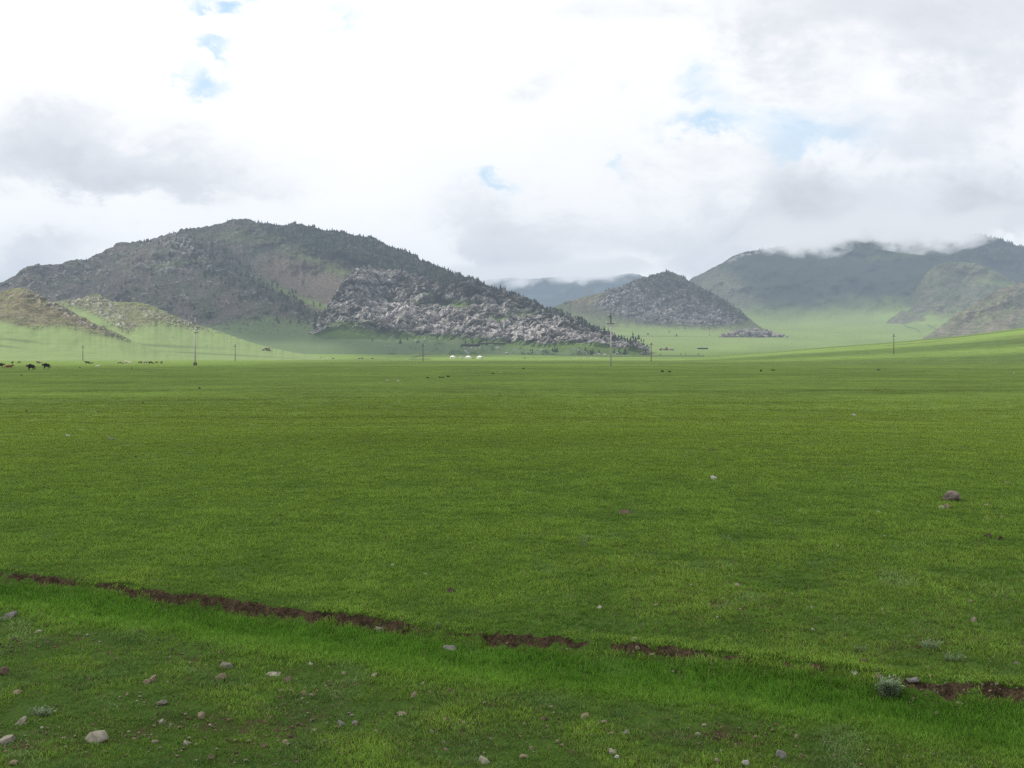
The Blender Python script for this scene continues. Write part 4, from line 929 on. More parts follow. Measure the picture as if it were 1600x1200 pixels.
# ================================================================== GRASS
soil_at = bank_soil
STONE_SPOTS = []          # (x, y, radius): no tufts there
def build_grass():
    rg = np.random.default_rng(5)
    N = 165000; r0, r1 = 4.6, 75.0
    r = r0*(r1/r0)**(rg.random(N)**1.08); th = np.radians(rg.uniform(-31, 31, N))
    x, y = r*np.sin(th), r*np.cos(th)
    d = y-bank_y(x)
    lush = sst(-1.5, -1.0, d)*(1-sst(-.22, -.10, d))
    stony = sst(-1.25, -1.7, d)
    n1 = fbm(x*.9, y*.9, 4, 501); n2 = fbm(x*.22, y*.22, 3, 502); n3 = fbm(x*3.1, y*3.1, 3, 503)
    smooth_ = sst(.4, 1.5, d)*(1-.8*sst(-.3, 1.5, x/np.maximum(r, 6)*8)*(1-sst(3, 9, d)))
    thin = sst(.0, .4, d)*(1-sst(2.0, 7.0, d))*sst(-.6, 1.6, x/np.maximum(r, 6)*8)
    dens = np.clip(.80+(.65-.35*smooth_)*n1+(.55-.25*smooth_)*n3+.6*lush-.50*stony*(.55+n1)-.45*thin*(.5+n3+n1)+.12*smooth_, .05, 1)
    keep = rg.random(N) < dens*(1-.93*np.clip(soil_at(x, y), 0, 1))*(1-sst(16, 70, r)*.96)
    for (sx, sy, sr) in STONE_SPOTS: keep &= np.hypot(x-sx, (y-sy)) > sr*.78
    x, y, r, d, lush, stony, n1, n2, n3, smooth_, thin = [a[keep] for a in (x, y, r, d, lush, stony, n1, n2, n3, smooth_, thin)]
    N = len(x); z = ground_z(x, y)
    B = 11
    rad = .030*(r/5)**.95                                    # spread of a tuft
    h = (.028+.014*np.clip(n1+.3, 0, 1)+.013*lush-.006*stony)*(r/5)**.20*rg.uniform(.65, 1.35, N)
    a = rg.uniform(0, 2*math.pi, (N, B)); q = rad[:, None]*np.sqrt(rg.random((N, B)))
    bx = x[:, None]+q*np.cos(a); by = y[:, None]+q*np.sin(a)
    hb = h[:, None]*rg.uniform(.5, 1.25, (N, B))
    la = rg.uniform(0, 2*math.pi, (N, B)); lean = hb*rg.uniform(.1, .75, (N, B))*(1+.5*(~(lush[:, None] > .5)))
    over = ((d > -.03) & (d < .13))[:, None]
    la = np.where(over & (rg.random((N, B)) < .75), -math.pi/2+rg.normal(0, .7, (N, B)), la); hb = np.where(over, hb*1.25, hb); lean = np.where(over, hb*rg.uniform(.5, 1.3, (N, B)), lean)
    w = (.0016+.0006*rg.random((N, B)))*(r[:, None]/5)**.80
    wa = rg.uniform(0, 2*math.pi, (N, B)); wx, wy = np.cos(wa)*w, np.sin(wa)*w*.6
    bz = np.broadcast_to(z[:, None]-.004, bx.shape)
    tx, ty = bx+np.cos(la)*lean, by+np.sin(la)*lean
    p0 = np.stack([bx-wx, by-wy, bz], -1); p1 = np.stack([bx+wx, by+wy, bz], -1)
    mx_, my_ = bx+np.cos(la)*lean*.35, by+np.sin(la)*lean*.35
    p2 = np.stack([mx_+wx*.8, my_+wy*.8, bz+hb*.6], -1); p3 = np.stack([mx_-wx*.8, my_-wy*.8, bz+hb*.6], -1)
    p4 = np.stack([tx, ty, bz+hb*np.where(over, .25, 1.0)], -1)
    V = np.stack([p0, p1, p2, p3, p4], 2).reshape(-1, 3)
    i = np.arange(N*B)*5
    T1 = np.stack([i, i+1, i+2], -1); T2 = np.stack([i, i+2, i+3], -1); T3 = np.stack([i+3, i+2, i+4], -1)
    Fc = np.concatenate([T1, T2, T3])
    me = mesh_np('grass', V, Fc, [MATS['blade']], smooth=False)
    base = np.array([.138, .232, .038])
    C = np.broadcast_to(base, (N, 3)).copy()
    C = lerpc(C, (.160, .246, .038), np.clip(.3+.8*n2+.4*n1, 0, 1)*.6)             # yellower drifts
    C = lerpc(C, (.054, .130, .022), np.clip(-n1*1.5, 0, 1)*(.75-.4*smooth_))
    C = lerpc(C, (.066, .172, .018), lush*.8)
    C = lerpc(C, (.125, .238, .032), np.exp(-((d+1.25)/.33)**2)*.8)  # near rim brighter: skylight on its slope put into the tint
    C = lerpc(C, (.070, .125, .045), stony*np.clip(.3+1.3*fbm(x*2.0, y*2.0, 2, 507), 0, 1)*.7)
    C = lerpc(C, (.205, .284, .046), sst(9, 40, r)*.9)
    sil = np.clip(2.6*fbm(x*2.2/(r/7)**.6, y*3.6/(r/7)**.6, 4, 508)-.8, 0, 1)*(.25+.75*np.maximum(stony, thin))
    C = lerpc(C, (.17, .25, .095), sil*.7)
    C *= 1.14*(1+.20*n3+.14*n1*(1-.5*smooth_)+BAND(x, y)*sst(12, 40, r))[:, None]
    Cb = C[:, None, :]*rg.uniform(.72, 1.30, (N, B, 1))
    straw = rg.random((N, B)) < (.025+.07*stony+.09*thin)[:, None]
    Cb = np.where(straw[..., None], np.where(rg.random((N, B, 1)) < .5, np.array([.26, .23, .12]), np.array([.11, .075, .045])), Cb)
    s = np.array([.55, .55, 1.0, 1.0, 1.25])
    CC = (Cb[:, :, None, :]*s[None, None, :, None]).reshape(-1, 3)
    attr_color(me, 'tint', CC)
    o = link('grass', me, kind='stuff'); tag(o, 'short green steppe grass covering the plain and the gully', 'grass')
def blade_material():
    m, nt, ns, lk = newmat('grass_blade')
    al = node(nt, 'ShaderNodeAttribute', attribute_name='tint')
    d = ns.new('ShaderNodeBsdfDiffuse'); t = ns.new('ShaderNodeBsdfTranslucent'); mx = ns.new('ShaderNodeMixShader'); o = ns.new('ShaderNodeOutputMaterial')
    lk.new(al.outputs['Color'], d.inputs[0]); lk.new(al.outputs['Color'], t.inputs[0]); mx.inputs[0].default_value = .35
    lk.new(d.outputs[0], mx.inputs[1]); lk.new(t.outputs[0], mx.inputs[2]); lk.new(mx.outputs[0], o.inputs[0])
    return m
MATS['blade'] = blade_material()
# ================================================================== STONES IN THE GRASS
def stone_mat(name, c1, c2, lichen=None, sc=9.0):
    m, nt, ns, lk = newmat(name)
    tc = node(nt, 'ShaderNodeTexCoord')
    f = noise_(nt, tc.outputs['Object'], sc, 6, .65); g = noise_(nt, tc.outputs['Object'], sc*5, 4, .7); k = noise_(nt, tc.outputs['Object'], sc*.45, 3, .5)
    col = mixc(nt, ramp(nt, f, .3, .7), c1, c2)
    col = mixc(nt, ramp(nt, g, .55, .75, 0, .45), col, tuple(x*.45 for x in c1))
    if lichen: col = mixc(nt, ramp(nt, k, .55, .68, 0, .7), col, lichen)
    bsdf(nt, col, .9, .15, bump(nt, math_(nt, 'ADD', f, math_(nt, 'MULTIPLY', g, .5)), .55, .012))
    return m
SM = {'pale': stone_mat('pale_stone', (.175,.16,.125), (.295,.272,.225)), 'tan': stone_mat('tan_stone', (.125,.102,.066), (.225,.188,.128)),
      'grey': stone_mat('grey_stone', (.10,.095,.09), (.21,.20,.19), (.10,.115,.08)), 'brown': stone_mat('brown_stone', (.062,.046,.031), (.135,.102,.07)),
      'pink': stone_mat('pinkish_stone', (.145,.112,.085), (.255,.205,.165)), 'white': stone_mat('white_stone', (.26,.25,.235), (.44,.42,.40)),
      'moss': stone_mat('mossy_stone', (.10,.095,.07), (.20,.19,.15), (.06,.085,.03)), 'dung': stone_mat('dry_dung', (.028,.020,.015), (.070,.052,.040)),
      'striped': stone_mat('weathered_boulder', (.10,.075,.065), (.24,.20,.18), (.07,.06,.05))}
SHAPES = [rock_data(40+i, 3, .72, .55) for i in range(14)]
def stone(px, py, w, h, mat, label, cat='stone', group=None, name='stone', rot=None, tilt=0.0, sink=.40, shape=None, y=None):
    """px, py: middle of what shows; w, h: its size in the photograph"""
    p = hit(px, py+h*.42) if y is None else at(px, y)
    d = p.y; m = d/F
    V, Fc, _t, _m = SHAPES[(shape if shape is not None else rnd.randrange(14))]
    V = V/np.abs(V).max(0)
    hx = w*m*.5; hz = h*m/(2-2*sink*.9)*.94; hy = hx*rnd.uniform(.7, .95)
    rot = rnd.uniform(-.5, .5) if rot is None else rot
    W = V*np.array([hx, hy, hz])
    if tilt:
        c, s = math.cos(tilt), math.sin(tilt); W = np.stack([W[:,0]*c-W[:,2]*s, W[:,1], W[:,0]*s+W[:,2]*c], -1)
    me = mesh_np(name, W, Fc, [SM[mat]], smooth=True)
    o = link(name, me, loc=(p.x, p.y+hy*.4, p.z+hz*(1-2*sink)), rotz=rot)
    tag(o, label, cat, group)
    STONE_SPOTS.append((p.x, p.y+hy*.4, (hx+hy)*.5))
    return o
# bottom left, before the gully
stone(12,962,28,14,'grey','smooth grey stone cut by the edge of the picture, just below the gully')
stone(8,1049,20,15,'brown','brown stone cut by the edge of the picture, below the smooth grey stone')
stone(25,1081,19,8,'tan','flat tan stone in the grass above the silvery herb tuft')
stone(228,1066,14,7,'tan','low pale tan stone touching a taller brown-topped one'); stone(239,1060,13,13,'tan','tan stone with a pointed top leaning on a low pale one')
stone(356,1040,27,11,'moss','wide flat mossy stone above a rounder tan one, below the gully')
stone(344,1059,19,14,'tan','rounded tan stone just under the wide mossy stone')
stone(252,1098,18,9,'moss','low grey-green domed stone half sunk in lush grass')
stone(313,1118,17,10,'tan','yellowish tan angular stone right of two whitish pebbles')
stone(32,1126,19,14,'pale','pale angular stone directly below the silvery herb tuft')
stone(148,1153,37,17,'pale','largest pale rounded stone, alone in the grass near the bottom', shape=3)
stone(10,1155,28,15,'pale','pale stone with a black shaded underside, cut by the picture edge')
stone(208,1154,10,5,'tan','small tan pebble, first one beside the largest pale rounded stone')
stone(241,1159,12,5,'pink','flat pinkish pebble between a tan pebble and a pale lump'); stone(289,1160,13,9,'pale','pale knobbly pebble at the end of a line of three pebbles')
stone(329,1184,16,10,'brown','brown stone with an orange top near the bottom edge')
stone(22,1192,19,7,'tan','flat tan stone lowest at the bottom corner'); stone(252,1127,9,9,'pale','whitish upright pebble above the line of three pebbles'); stone(268,1134,9,8,'moss','grey-green pebble beside a whitish upright pebble')
stone(218,988,7,5,'dung','tiny dark clod alone on the bright grassy rim of the gully', 'clod', name='clod')
stone(140,1062,9,6,'brown','tiny brown pebble in lush grass left of the leaning tan stones')
stone(60,987,12,4,'pale','thin pale flake in the low plants by the smooth grey stone'); stone(76,1004,9,4,'brown','thin brown flake in the low plants by the smooth grey stone')
stone(348,1020,14,5,'dung','dark flat flake on the gully rim above the mossy stone'); stone(262,1065,6,4,'tan','tiny tan chip right of the leaning tan stones')
# bottom middle
stone(704,1015,27,13,'grey','long grey stone lying tilted in the green gully bed', tilt=-.5, sink=.22, rot=-.2)
stone(427,1053,30,4,'pale','thin pale slab lying beside a reddish-brown stone', sink=.4); stone(449,1061,19,8,'brown','reddish-brown flat stone at the end of the thin pale slab')
stone(646,1086,13,10,'pink','rounded pinkish stone among stony turf below the gully'); stone(706,1080,11,7,'brown','small brown stone right of the rounded pinkish one')
stone(628,1115,24,6,'pink','long thin pinkish shard lying level in the turf', sink=.35); stone(533,1130,15,8,'grey','square grey slab piece, first of two side by side'); stone(556,1130,14,7,'grey','square grey slab piece, second of two side by side')
stone(491,1141,9,6,'white','bright white pebble below the two grey slab pieces'); stone(447,1160,16,8,'tan','tan-brown stone below the bright white pebble'); stone(413,1165,14,6,'brown','dark reddish stone left of the tan-brown stone near the bottom')
stone(757,1188,22,11,'pale','cream rounded stone at the bottom edge'); stone(703,923,17,8,'dung','dark round dung pat on the turf beyond the gully', 'dung', name='dung_pat', sink=.4)
stone(572,851,9,7,'dung','dark lump with a whitish face standing alone on the turf', 'clod', name='clod'); stone(613,883,6,4,'white','white chip left of a smaller white chip beyond the gully'); stone(665,897,5,3,'white','smaller white chip right of another beyond the gully')
stone(595,985,21,8,'moss','mossy flat stone in the gully under the bare bank'); stone(694,1161,8,6,'tan','tan pebble just above another tan pebble near the bottom'); stone(697,1171,10,6,'tan','tan pebble just below another tan pebble near the bottom')
stone(475,1084,11,8,'tan','tan stone, left one of a close pair in the stony turf'); stone(486,1087,9,6,'pink','pink stone, right one of a close pair in the stony turf'); stone(440,1079,10,6,'tan','tan stone under the reddish-brown flat stone'); stone(585,1055,12,6,'pale','pale stone on the gully rim above the pinkish shard'); stone(438,1090,9,5,'brown','brown chip in the stony turf left of the close pair')
stone(537,1051,10,6,'tan','tan chip on the gully rim between bare soil flecks'); stone(660,1068,9,5,'pale','pale chip above the rounded pinkish stone'); stone(672,1081,9,4,'tan','tan chip between the pinkish stone and the small brown one')
stone(485,1037,8,5,'white','whitish chip on the gully rim above the stony turf'); stone(725,1130,10,4,'pale','pale flake in dark turf, upper right of two tan pebbles'); stone(675,1143,7,5,'pale','pale chip above the two stacked tan pebbles')
# bottom right
stone(914,1119,21,7,'tan','long tan shard, first of two in a slanting line'); stone(944,1128,12,6,'pink','short pinkish shard, second of two in a slanting line')
stone(956,1174,19,9,'pale','pale wedge-shaped stone with a small stone at its foot'); stone(965,1183,9,6,'white','small whitish stone at the foot of the pale wedge'); stone(978,1144,13,8,'grey','grey domed stone below the two slanting shards')
stone(818,1183,17,6,'tan','flat tan stone at the bottom just right of the cream one'); stone(1165,1191,13,10,'white','tilted whitish stone at the bottom edge', tilt=.6); stone(1121,1189,10,7,'pale','pale stone left of the tilted whitish one'); stone(830,1170,9,7,'tan','upright tan stone above the flat tan one at the bottom')
stone(862,1105,10,5,'tan','tan chip in the turf left of the long tan shard'); stone(849,1123,12,7,'brown','brown stone left of the long tan shard'); stone(1090,1148,12,5,'pale','pale chips lying in bare turf below the gully'); stone(955,1146,10,5,'pink','pinkish chip beside the grey domed stone'); stone(872,1159,9,6,'tan','tan chip above the flat tan stone'); stone(893,1175,8,5,'brown','brown chip between two tan stones at the bottom')
stone(937,949,9,5,'white','white-pink chip on the turf above the bare bank'); stone(1059,924,9,6,'pink','pinkish pebble upslope of the bank'); stone(1152,913,11,5,'pink','flat pinkish stone beside a dark turf patch'); stone(1080,914,5,3,'white','white fleck near the pinkish pebble'); stone(1058,881,5,3,'white','white fleck highest on the turf above the bank'); stone(1026,945,10,4,'tan','thin tan flake below the pinkish pebble'); stone(1121,964,5,4,'white','white fleck beside a dark turf tuft'); stone(866,902,4,3,'white','white fleck in the smooth turf beyond the gully')
stone(991,998,11,6,'pale','pale stone lodged at the top of the bare bank'); stone(1019,1023,9,5,'pink','pale pink stone at the foot of the bare bank'); stone(997,1013,10,6,'tan','tan stone in the crumbling face of the bank')
stone(1222,1179,21,13,'grey','grey-brown stone near the bottom, largest in this corner'); stone(1336,1053,15,8,'white','white and pink crumpled stone at the foot of the bank'); stone(1372,1056,19,9,'tan','rounded tan stone behind the silvery bush'); stone(1369,1047,7,5,'pale','pale pebble on top of the soil behind the silvery bush'); stone(1352,1033,14,8,'brown','brown stone in the soil above the white crumpled one'); stone(1391,1042,9,6,'tan','tan pebble in the dark soil above the bush')
stone(1428,1064,23,10,'grey','grey boulder at the edge of the bare soil right of the bush'); stone(1465,1115,11,5,'tan','tan pebble alone in the grass below the bare soil'); stone(1500,1099,13,5,'tan','long tan pebble below the bare soil'); stone(1512,1138,8,6,'pale','pale pebble standing in the grass, upper of two'); stone(1504,1153,10,6,'tan','tan pebble in the grass, lower of two'); stone(1383,1124,9,5,'moss','grey-green pebble in dark grass below the bush')
stone(1522,968,10,8,'pink','pinkish-white pebble bright on the turf'); stone(1517,939,9,5,'tan','tan pebble above the bright pinkish one'); stone(1379,951,7,5,'pale','pale pebble above a dark grass patch'); stone(1271,984,7,4,'white','white chip on the turf left of the tufts'); stone(1268,948,6,5,'pale','pale chip with soil around it'); stone(1382,959,6,4,'tan','tan chip touching the pale pebble'); stone(1450,1044,9,6,'tan','tan pebble on the bank top above the bare soil'); stone(1310,853,7,4,'white','white chip gleaming on the far turf'); stone(1433,900,7,5,'brown','brown pebble far up the turf'); stone(1589,1036,9,5,'grey','grey pebble at the picture edge above the soil'); stone(1245,1150,10,5,'tan','tan chip above the grey-brown corner stone')
# pebbles spilled on the bare soil: alike
for (px, py, w, h) in [(1443,1079,8,5),(1453,1072,7,6),(1461,1078,9,5),(1449,1086,8,4),(1464,1083,8,4),(1531,1067,8,6),(1540,1062,7,6),(1549,1069,8,5),(1556,1058,6,5),(1563,1064,9,5),(1522,1076,9,4),(1508,1078,8,4),(1572,1056,8,5),(1581,1069,8,5),(1566,1074,7,4),(1546,1078,8,4),(1535,1057,6,4),(1490,1054,8,4),(1478,1068,7,4),(1499,1068,7,5)]:
    stone(px+rnd.uniform(-5,5), py+rnd.uniform(-4,4), w*rnd.uniform(.55,1.1), h*rnd.uniform(.6,1), rnd.choice(['tan','brown','brown','tan','grey']), 'small pebble spilled on the dark bare soil of the bank', 'pebble', 'pebbles spilled on the bare soil', name='pebble')
# middle distance
stone(1115,746,12,7,'white','white rock standing out alone on the green plain', sink=.25); stone(1488,776,29,17,'striped','weathered dark brown boulder, the biggest on the plain', 'boulder', name='boulder', sink=.22); stone(1482,790,13,11,'pink','pinkish rock leaning against a pale one before the big boulder'); stone(1472,792,13,8,'pale','pale low rock before the big weathered boulder')
stone(977,799,25,9,'brown','low brown mound-shaped rock alone in the grass', sink=.42); stone(1334,648,9,4,'white','white rock far out on the plain, small and flat'); stone(1113,702,15,4,'dung','dark flat dung heap in the middle of the plain', 'dung', name='dung_pat', sink=.4); stone(1325,726,10,4,'brown','small brown rock in a bare patch of the plain')
stone(1544,810,9,6,'pink','pink pebble right of the big weathered boulder'); stone(1566,808,8,4,'pink','second pink pebble further right of the big boulder'); stone(1545,837,12,8,'dung','dark earth clod below the pink pebbles', 'clod', name='clod'); stone(1565,841,8,8,'dung','smaller dark clod at the right of another', 'clod', name='clod'); stone(1543,789,13,5,'tan','tan low stone right of the boulder'); stone(1576,755,8,5,'pink','pink stone far right above the boulder'); stone(1373,800,5,4,'white','white pebble left of the boulder'); stone(1383,838,8,4,'pale','pale stone in thin turf left of the clods')
stone(173,685,14,4,'grey','pale grey flat rock far across the plain at the left', sink=.4); stone(105,680,9,3,'white','thin white chip left of the flat grey rock'); stone(212,713,5,4,'dung','tiny dark clod nearer than the flat grey rock', 'clod', name='clod'); stone(1250,799,8,4,'pale','pale chip on the bare strip of the plain')
stone(605,594,6,2,'white','white chip, larger of two near the far dark tussocks'); stone(622,595,5,2,'white','white chip, duller of two near the far dark tussocks'); stone(727,591,3,2,'white','tiny gleaming white chip beside the dark tussocks'); stone(1585,583,4,2,'white','tiny white chip at the far right of the plain'); stone(782,581,3,1.6,'white','tiny white chip beyond the dark tussocks')
stone(1373,577.6,7,2.4,'brown','low brown hump on the far edge of the dark plain', 'mound', name='earth_mound', sink=.42); stone(33,586,3,2.2,'dung','tiny dark clod before the black yaks', 'clod', name='clod'); stone(206,575,3.5,2,'dung','dark clod before the grazing cattle row', 'clod', name='clod'); stone(125,574.3,3,1.8,'dung','dark clod between the black yaks and the brown calf', 'clod', name='clod')
stone(42,642,5,3,'dung','dark clod on the open plain below the yaks', 'clod', name='clod') ; stone(223,629,5,2.5,'dung','dark clod on the open plain below the cattle row', 'clod', name='clod'); stone(312,606,5,2.5,'dung','dark clod on the open plain below the tall concrete pole', 'clod', name='clod')
SM_big = {'granite': MATS['boulder']}

# ---- outcrops and single boulders on the far slopes
def hill_point(hname, px, py):
    h = HILLS[hname]; q = (h['PX']-px)**2+(h['py']-py)**2
    i = np.unravel_index(np.argmin(q), q.shape); return Vector(h['P'][i])
def outcrop(pos, w, hgt, label, n, seed, tint=(1,1,1), cat='rock outcrop', dep=None, slope=0.0):
    """a ragged heap of blocks w metres wide rising from pos"""
    q = np.random.default_rng(seed); it = []
    for k in range(n):
        u = q.uniform(-1, 1); f = (1-u*u)**.7; dy = q.uniform(-.35, .35)*w*.5
        s = hgt*q.uniform(.22, .5)*(.5+.6*f)
        zz = max(0, hgt*f*q.uniform(.0, .85)-s*.5)*(1 if dy > -.1*w else .6)
        it.append((np.array([u*w*.5, dy+zz*.3, zz-slope*u*w*.5]), s, q.uniform(0, 6.28), q.uniform(.6, 1.2)*np.array(tint)))
    o = merged(it, ROCKS1, 'rock_outcrop', [MATS['boulder']], None)
    o.location = pos; tag(o, label, cat); return o
def grd(px, py):
    p = hit(px, py); return p
outcrop(grd(1072,515.5), 100, 16, 'dark grey low outcrop under the front of the rocky knoll', 46, 1, (.55,.55,.6))
outcrop(grd(1110,519.5), 78, 13, 'grey blocky outcrop between the dark one and the long pinkish one', 44, 2, (.85,.83,.82))
outcrop(grd(1176,526.5), 145, 24, 'longest pinkish-grey outcrop in the valley with small trees on it', 90, 3, (.82,.76,.76))
outcrop(grd(1042,547.5), 26, 6.5, 'rust-brown rock heap in the valley right of the wooden pole', 26, 4, (.55,.38,.34))
outcrop(hill_point('left_back',416,548), 10, 4.6, 'reddish-brown boulder lying alone on the sunlit slope', 9, 5, (.50,.36,.30), 'boulder')
outcrop(hill_point('main',795.5,540), 15, 7.5, 'small pale outcrop behind the round white tents', 16, 6)
outcrop(hill_point('main',824,540.5), 12, 4, 'low pale rocks right of the small outcrop behind the tents', 12, 7)
outcrop(grd(916,551), 9, 3, 'low grey rock in the meadow left of the tall pole', 9, 8, (.7,.7,.68))
outcrop(grd(989,540), 24, 10, 'pale broken rocks at the tip of the granite buttress', 22, 9, (.9,.82,.78))
outcrop(grd(1011,543), 16, 3.4, 'scattered low rocks behind the wooden pole', 14, 10, (.75,.7,.68))

# ================================================================== HERB TUFTS
def herb_mat(name, c):
    m, nt, ns, lk = newmat(name)
    al = node(nt, 'ShaderNodeAttribute', attribute_name='tint')
    d = ns.new('ShaderNodeBsdfDiffuse'); t = ns.new('ShaderNodeBsdfTranslucent'); mx = ns.new('ShaderNodeMixShader'); o = ns.new('ShaderNodeOutputMaterial')
    cc = mixc(nt, 1.0, al.outputs['Color'], c, 'MULTIPLY')
    lk.new(cc, d.inputs[0]); lk.new(cc, t.inputs[0]); mx.inputs[0].default_value = .3; lk.new(d.outputs[0], mx.inputs[1]); lk.new(t.outputs[0], mx.inputs[2]); lk.new(mx.outputs[0], o.inputs[0])
    return m
HM = {'silver': herb_mat('silvery_leaf', (.26,.34,.21)), 'grey': herb_mat('grey_green_leaf', (.22,.31,.16)), 'green': herb_mat('dark_green_leaf', (.060,.105,.028)), 'stem': herb_mat('herb_stem', (.16,.18,.09))}
def herb(px, py, w, h, mat, label, stems=40, leaves=12, leaf=.35, seed=0, name='herb_tuft', cat='plant', group=None, upright=.5):
    p = hit(px, py+h*.45); m = p.y/F; Rw, H = w*m*.5, h*m*(.8 if name == 'tussock' else 1)
    q = np.random.default_rng(seed+900)
    SV, SF, LV, LF, LT = [], [], [], [], []
    for k in range(stems):
        a = q.uniform(0, 6.28); rr = Rw*math.sqrt(q.random())*.55; b0 = np.array([rr*math.cos(a), rr*.7*math.sin(a), -.01])
        out = np.array([math.cos(a), math.sin(a)*.7, 0])*Rw*q.uniform(.1, .55)*(1-upright*.5)
        hh = H*q.uniform(.55, 1.05)*(1-.35*rr/Rw)
        t = b0+out+np.array([0, 0, hh]); mid = b0+out*.35+np.array([0, 0, hh*.55]); wd = max(.0012, .25*m)
        i = len(SV); SV += [b0-[wd,0,0], b0+[wd,0,0], mid+[wd*.8,0,0], mid-[wd*.8,0,0], t]; SF += [[i,i+1,i+2],[i,i+2,i+3],[i+3,i+2,i+4]]
        for l in range(leaves):
            f = q.uniform(.15, 1.0); c = b0*(1-f)+t*f if f > .5 else b0+(mid-b0)*f*1.8
            la = q.uniform(0, 6.28); L = H*leaf*q.uniform(.5, 1)*.5; e = c+np.array([math.cos(la)*L, math.sin(la)*L, L*q.uniform(.1, 1.0)])
            s = np.array([-math.sin(la), math.cos(la), .3])*max(L*.11, .35*m)
            i = len(LV); LV += [c, (c+e)/2+s, e, (c+e)/2-s]; LF += [[i,i+1,i+2],[i,i+2,i+3]]; v = q.uniform(.65, 1.3)*(.55+.6*max(0, c[2])/max(H, 1e-4)); LT += [[v,v,v]]*4
    root = bpy.data.objects.new(name, None); COL.objects.link(root); root.location = p; root.empty_display_size = .1
    tag(root, label, cat, group)
    sm = mesh_np('stems', np.array(SV), np.array(SF), [HM['stem']], smooth=False); attr_color(sm, 'tint', np.ones((len(SV), 3))); link('stems', sm, root)
    lm = mesh_np('leaves', np.array(LV), np.array(LF), [HM[mat]], smooth=False); attr_color(lm, 'tint', np.array(LT)); link('leaves', lm, root)
herb(1388,1074,48,38,'silver','biggest bushy silvery herb growing in front of the bare bank', 90, 16, .45, 1)
herb(64,1110,46,17,'silver','low spreading silvery herb beside a pale angular stone', 40, 10, .7, 2, upright=0)
herb(1452,1006,42,18,'silver','wispy silvery herb above the bank, left of another', 40, 8, .6, 3); herb(1492,1026,44,16,'grey','flattened grey-green herb above the bank, right of another', 46, 9, .6, 4, upright=.1)
herb(1345,1012,30,14,'grey','small grey-green herb on the bank top left of the wispy one', 36, 8, .5, 5); herb(909,843,26,30,'grey','tall thin grey-green herb on the smooth turf beyond the gully', 9, 8, .35, 6, upright=.9)
herb(684,975,8,20,'silver','thin silvery sprig hanging on the bare bank face', 6, 7, .4, 7); herb(1239,1112,18,14,'silver','few thin silvery stalks in the gully bed', 6, 5, .5, 8); herb(886,932,22,8,'silver','faint silvery tuft on the turf above the bank', 20, 6, .6, 9, upright=.1); herb(1003,976,10,14,'silver','short silvery stalks above the middle of the bank', 8, 5, .4, 10)
herb(257,1128,6,14,'silver','single silvery shoot between two pebbles', 4, 5, .4, 11); herb(430,813,10,16,'grey','pale upright sprig beyond the gully, alone on the turf', 6, 5, .35, 12, upright=.9); herb(604,742,22,7,'silver','faint silvery streak of herb far out on the turf', 14, 6, .6, 13, upright=.2); herb(1134,840,22,9,'silver','faint silvery herb on the turf below the white rock', 16, 6, .6, 14, upright=.2); herb(1222,815,30,7,'silver','spread-out silvery herb in the thin turf', 20, 6, .6, 15, upright=.1); herb(1235,930,18,8,'grey','greyish herb patch beside the flat pinkish stone', 14, 6, .6, 16, upright=.2)
for i, (px, py, w, h, lab) in enumerate([(1035,579.5,6,4,'dark green tussock, left of a pair on the far plain'),(1046,580.2,6,3,'dark green tussock, right of a pair on the far plain'),(818,575.3,5,2.6,'dark tussock alone on the far plain below the left buttress rocks'),(1208,577.8,10,2.6,'wide low dark tussock on the far plain right of a small mound'),(690,589,14,3,'wide dark tussock behind white chips on the far plain'),(668,589.5,8,2.6,'smaller dark tussock beside the wide one'),(700,587.6,8,3.2,'taller dark tussock beside the wide one'),(770,583,7,2.4,'dark tussock right of the white chips'),(1189,578.6,3,4.5,'small rust-dark tuft sticking up on the far plain')]):
    herb(px, py, w, h, 'green', lab, 30, 10, .5, 40+i, name='tussock')

# fine gravel and crumbs lying in the thin turf and at the foot of the bank
def build_gravel():
    q = np.random.default_rng(77); it = []
    n = 0
    while n < 2600:
        y = q.uniform(4.7, 10.5); x = q.uniform(-.56, .56)*y
        d = float(y-bank_y(np.array([x]))[0])
        st = (d < -1.5)*max(0.0, .35+1.3*float(fbm(x*1.1, y*1.1, 3, 52))) + (-.5 < d < .05)*.55*(x > -1.2) + (.05 < d < 1.8)*max(0.0, .05+.8*float(fbm(x*.8, y*1.6, 3, 53)))*(x > 0)
        if q.random() > st: n += .15; continue
        s = .004*(4.5**(q.random()**1.6))
        z = float(ground_z(x, y))
        c = [(.55,.46,.36),(.42,.30,.22),(.75,.68,.60),(.30,.24,.2),(.6,.44,.37)][q.integers(5)]
        it.append((np.array([x, y, z+s*.5]), s, q.uniform(0, 6.28), np.array(c)*q.uniform(.7, 1.1))); n += 1
    o = merged(it, ROCKS1, 'gravel', [MATS['boulder']], 'stuff'); tag(o, 'fine gravel and crumbs lying in the thin turf by the gully', 'gravel')
build_gravel()
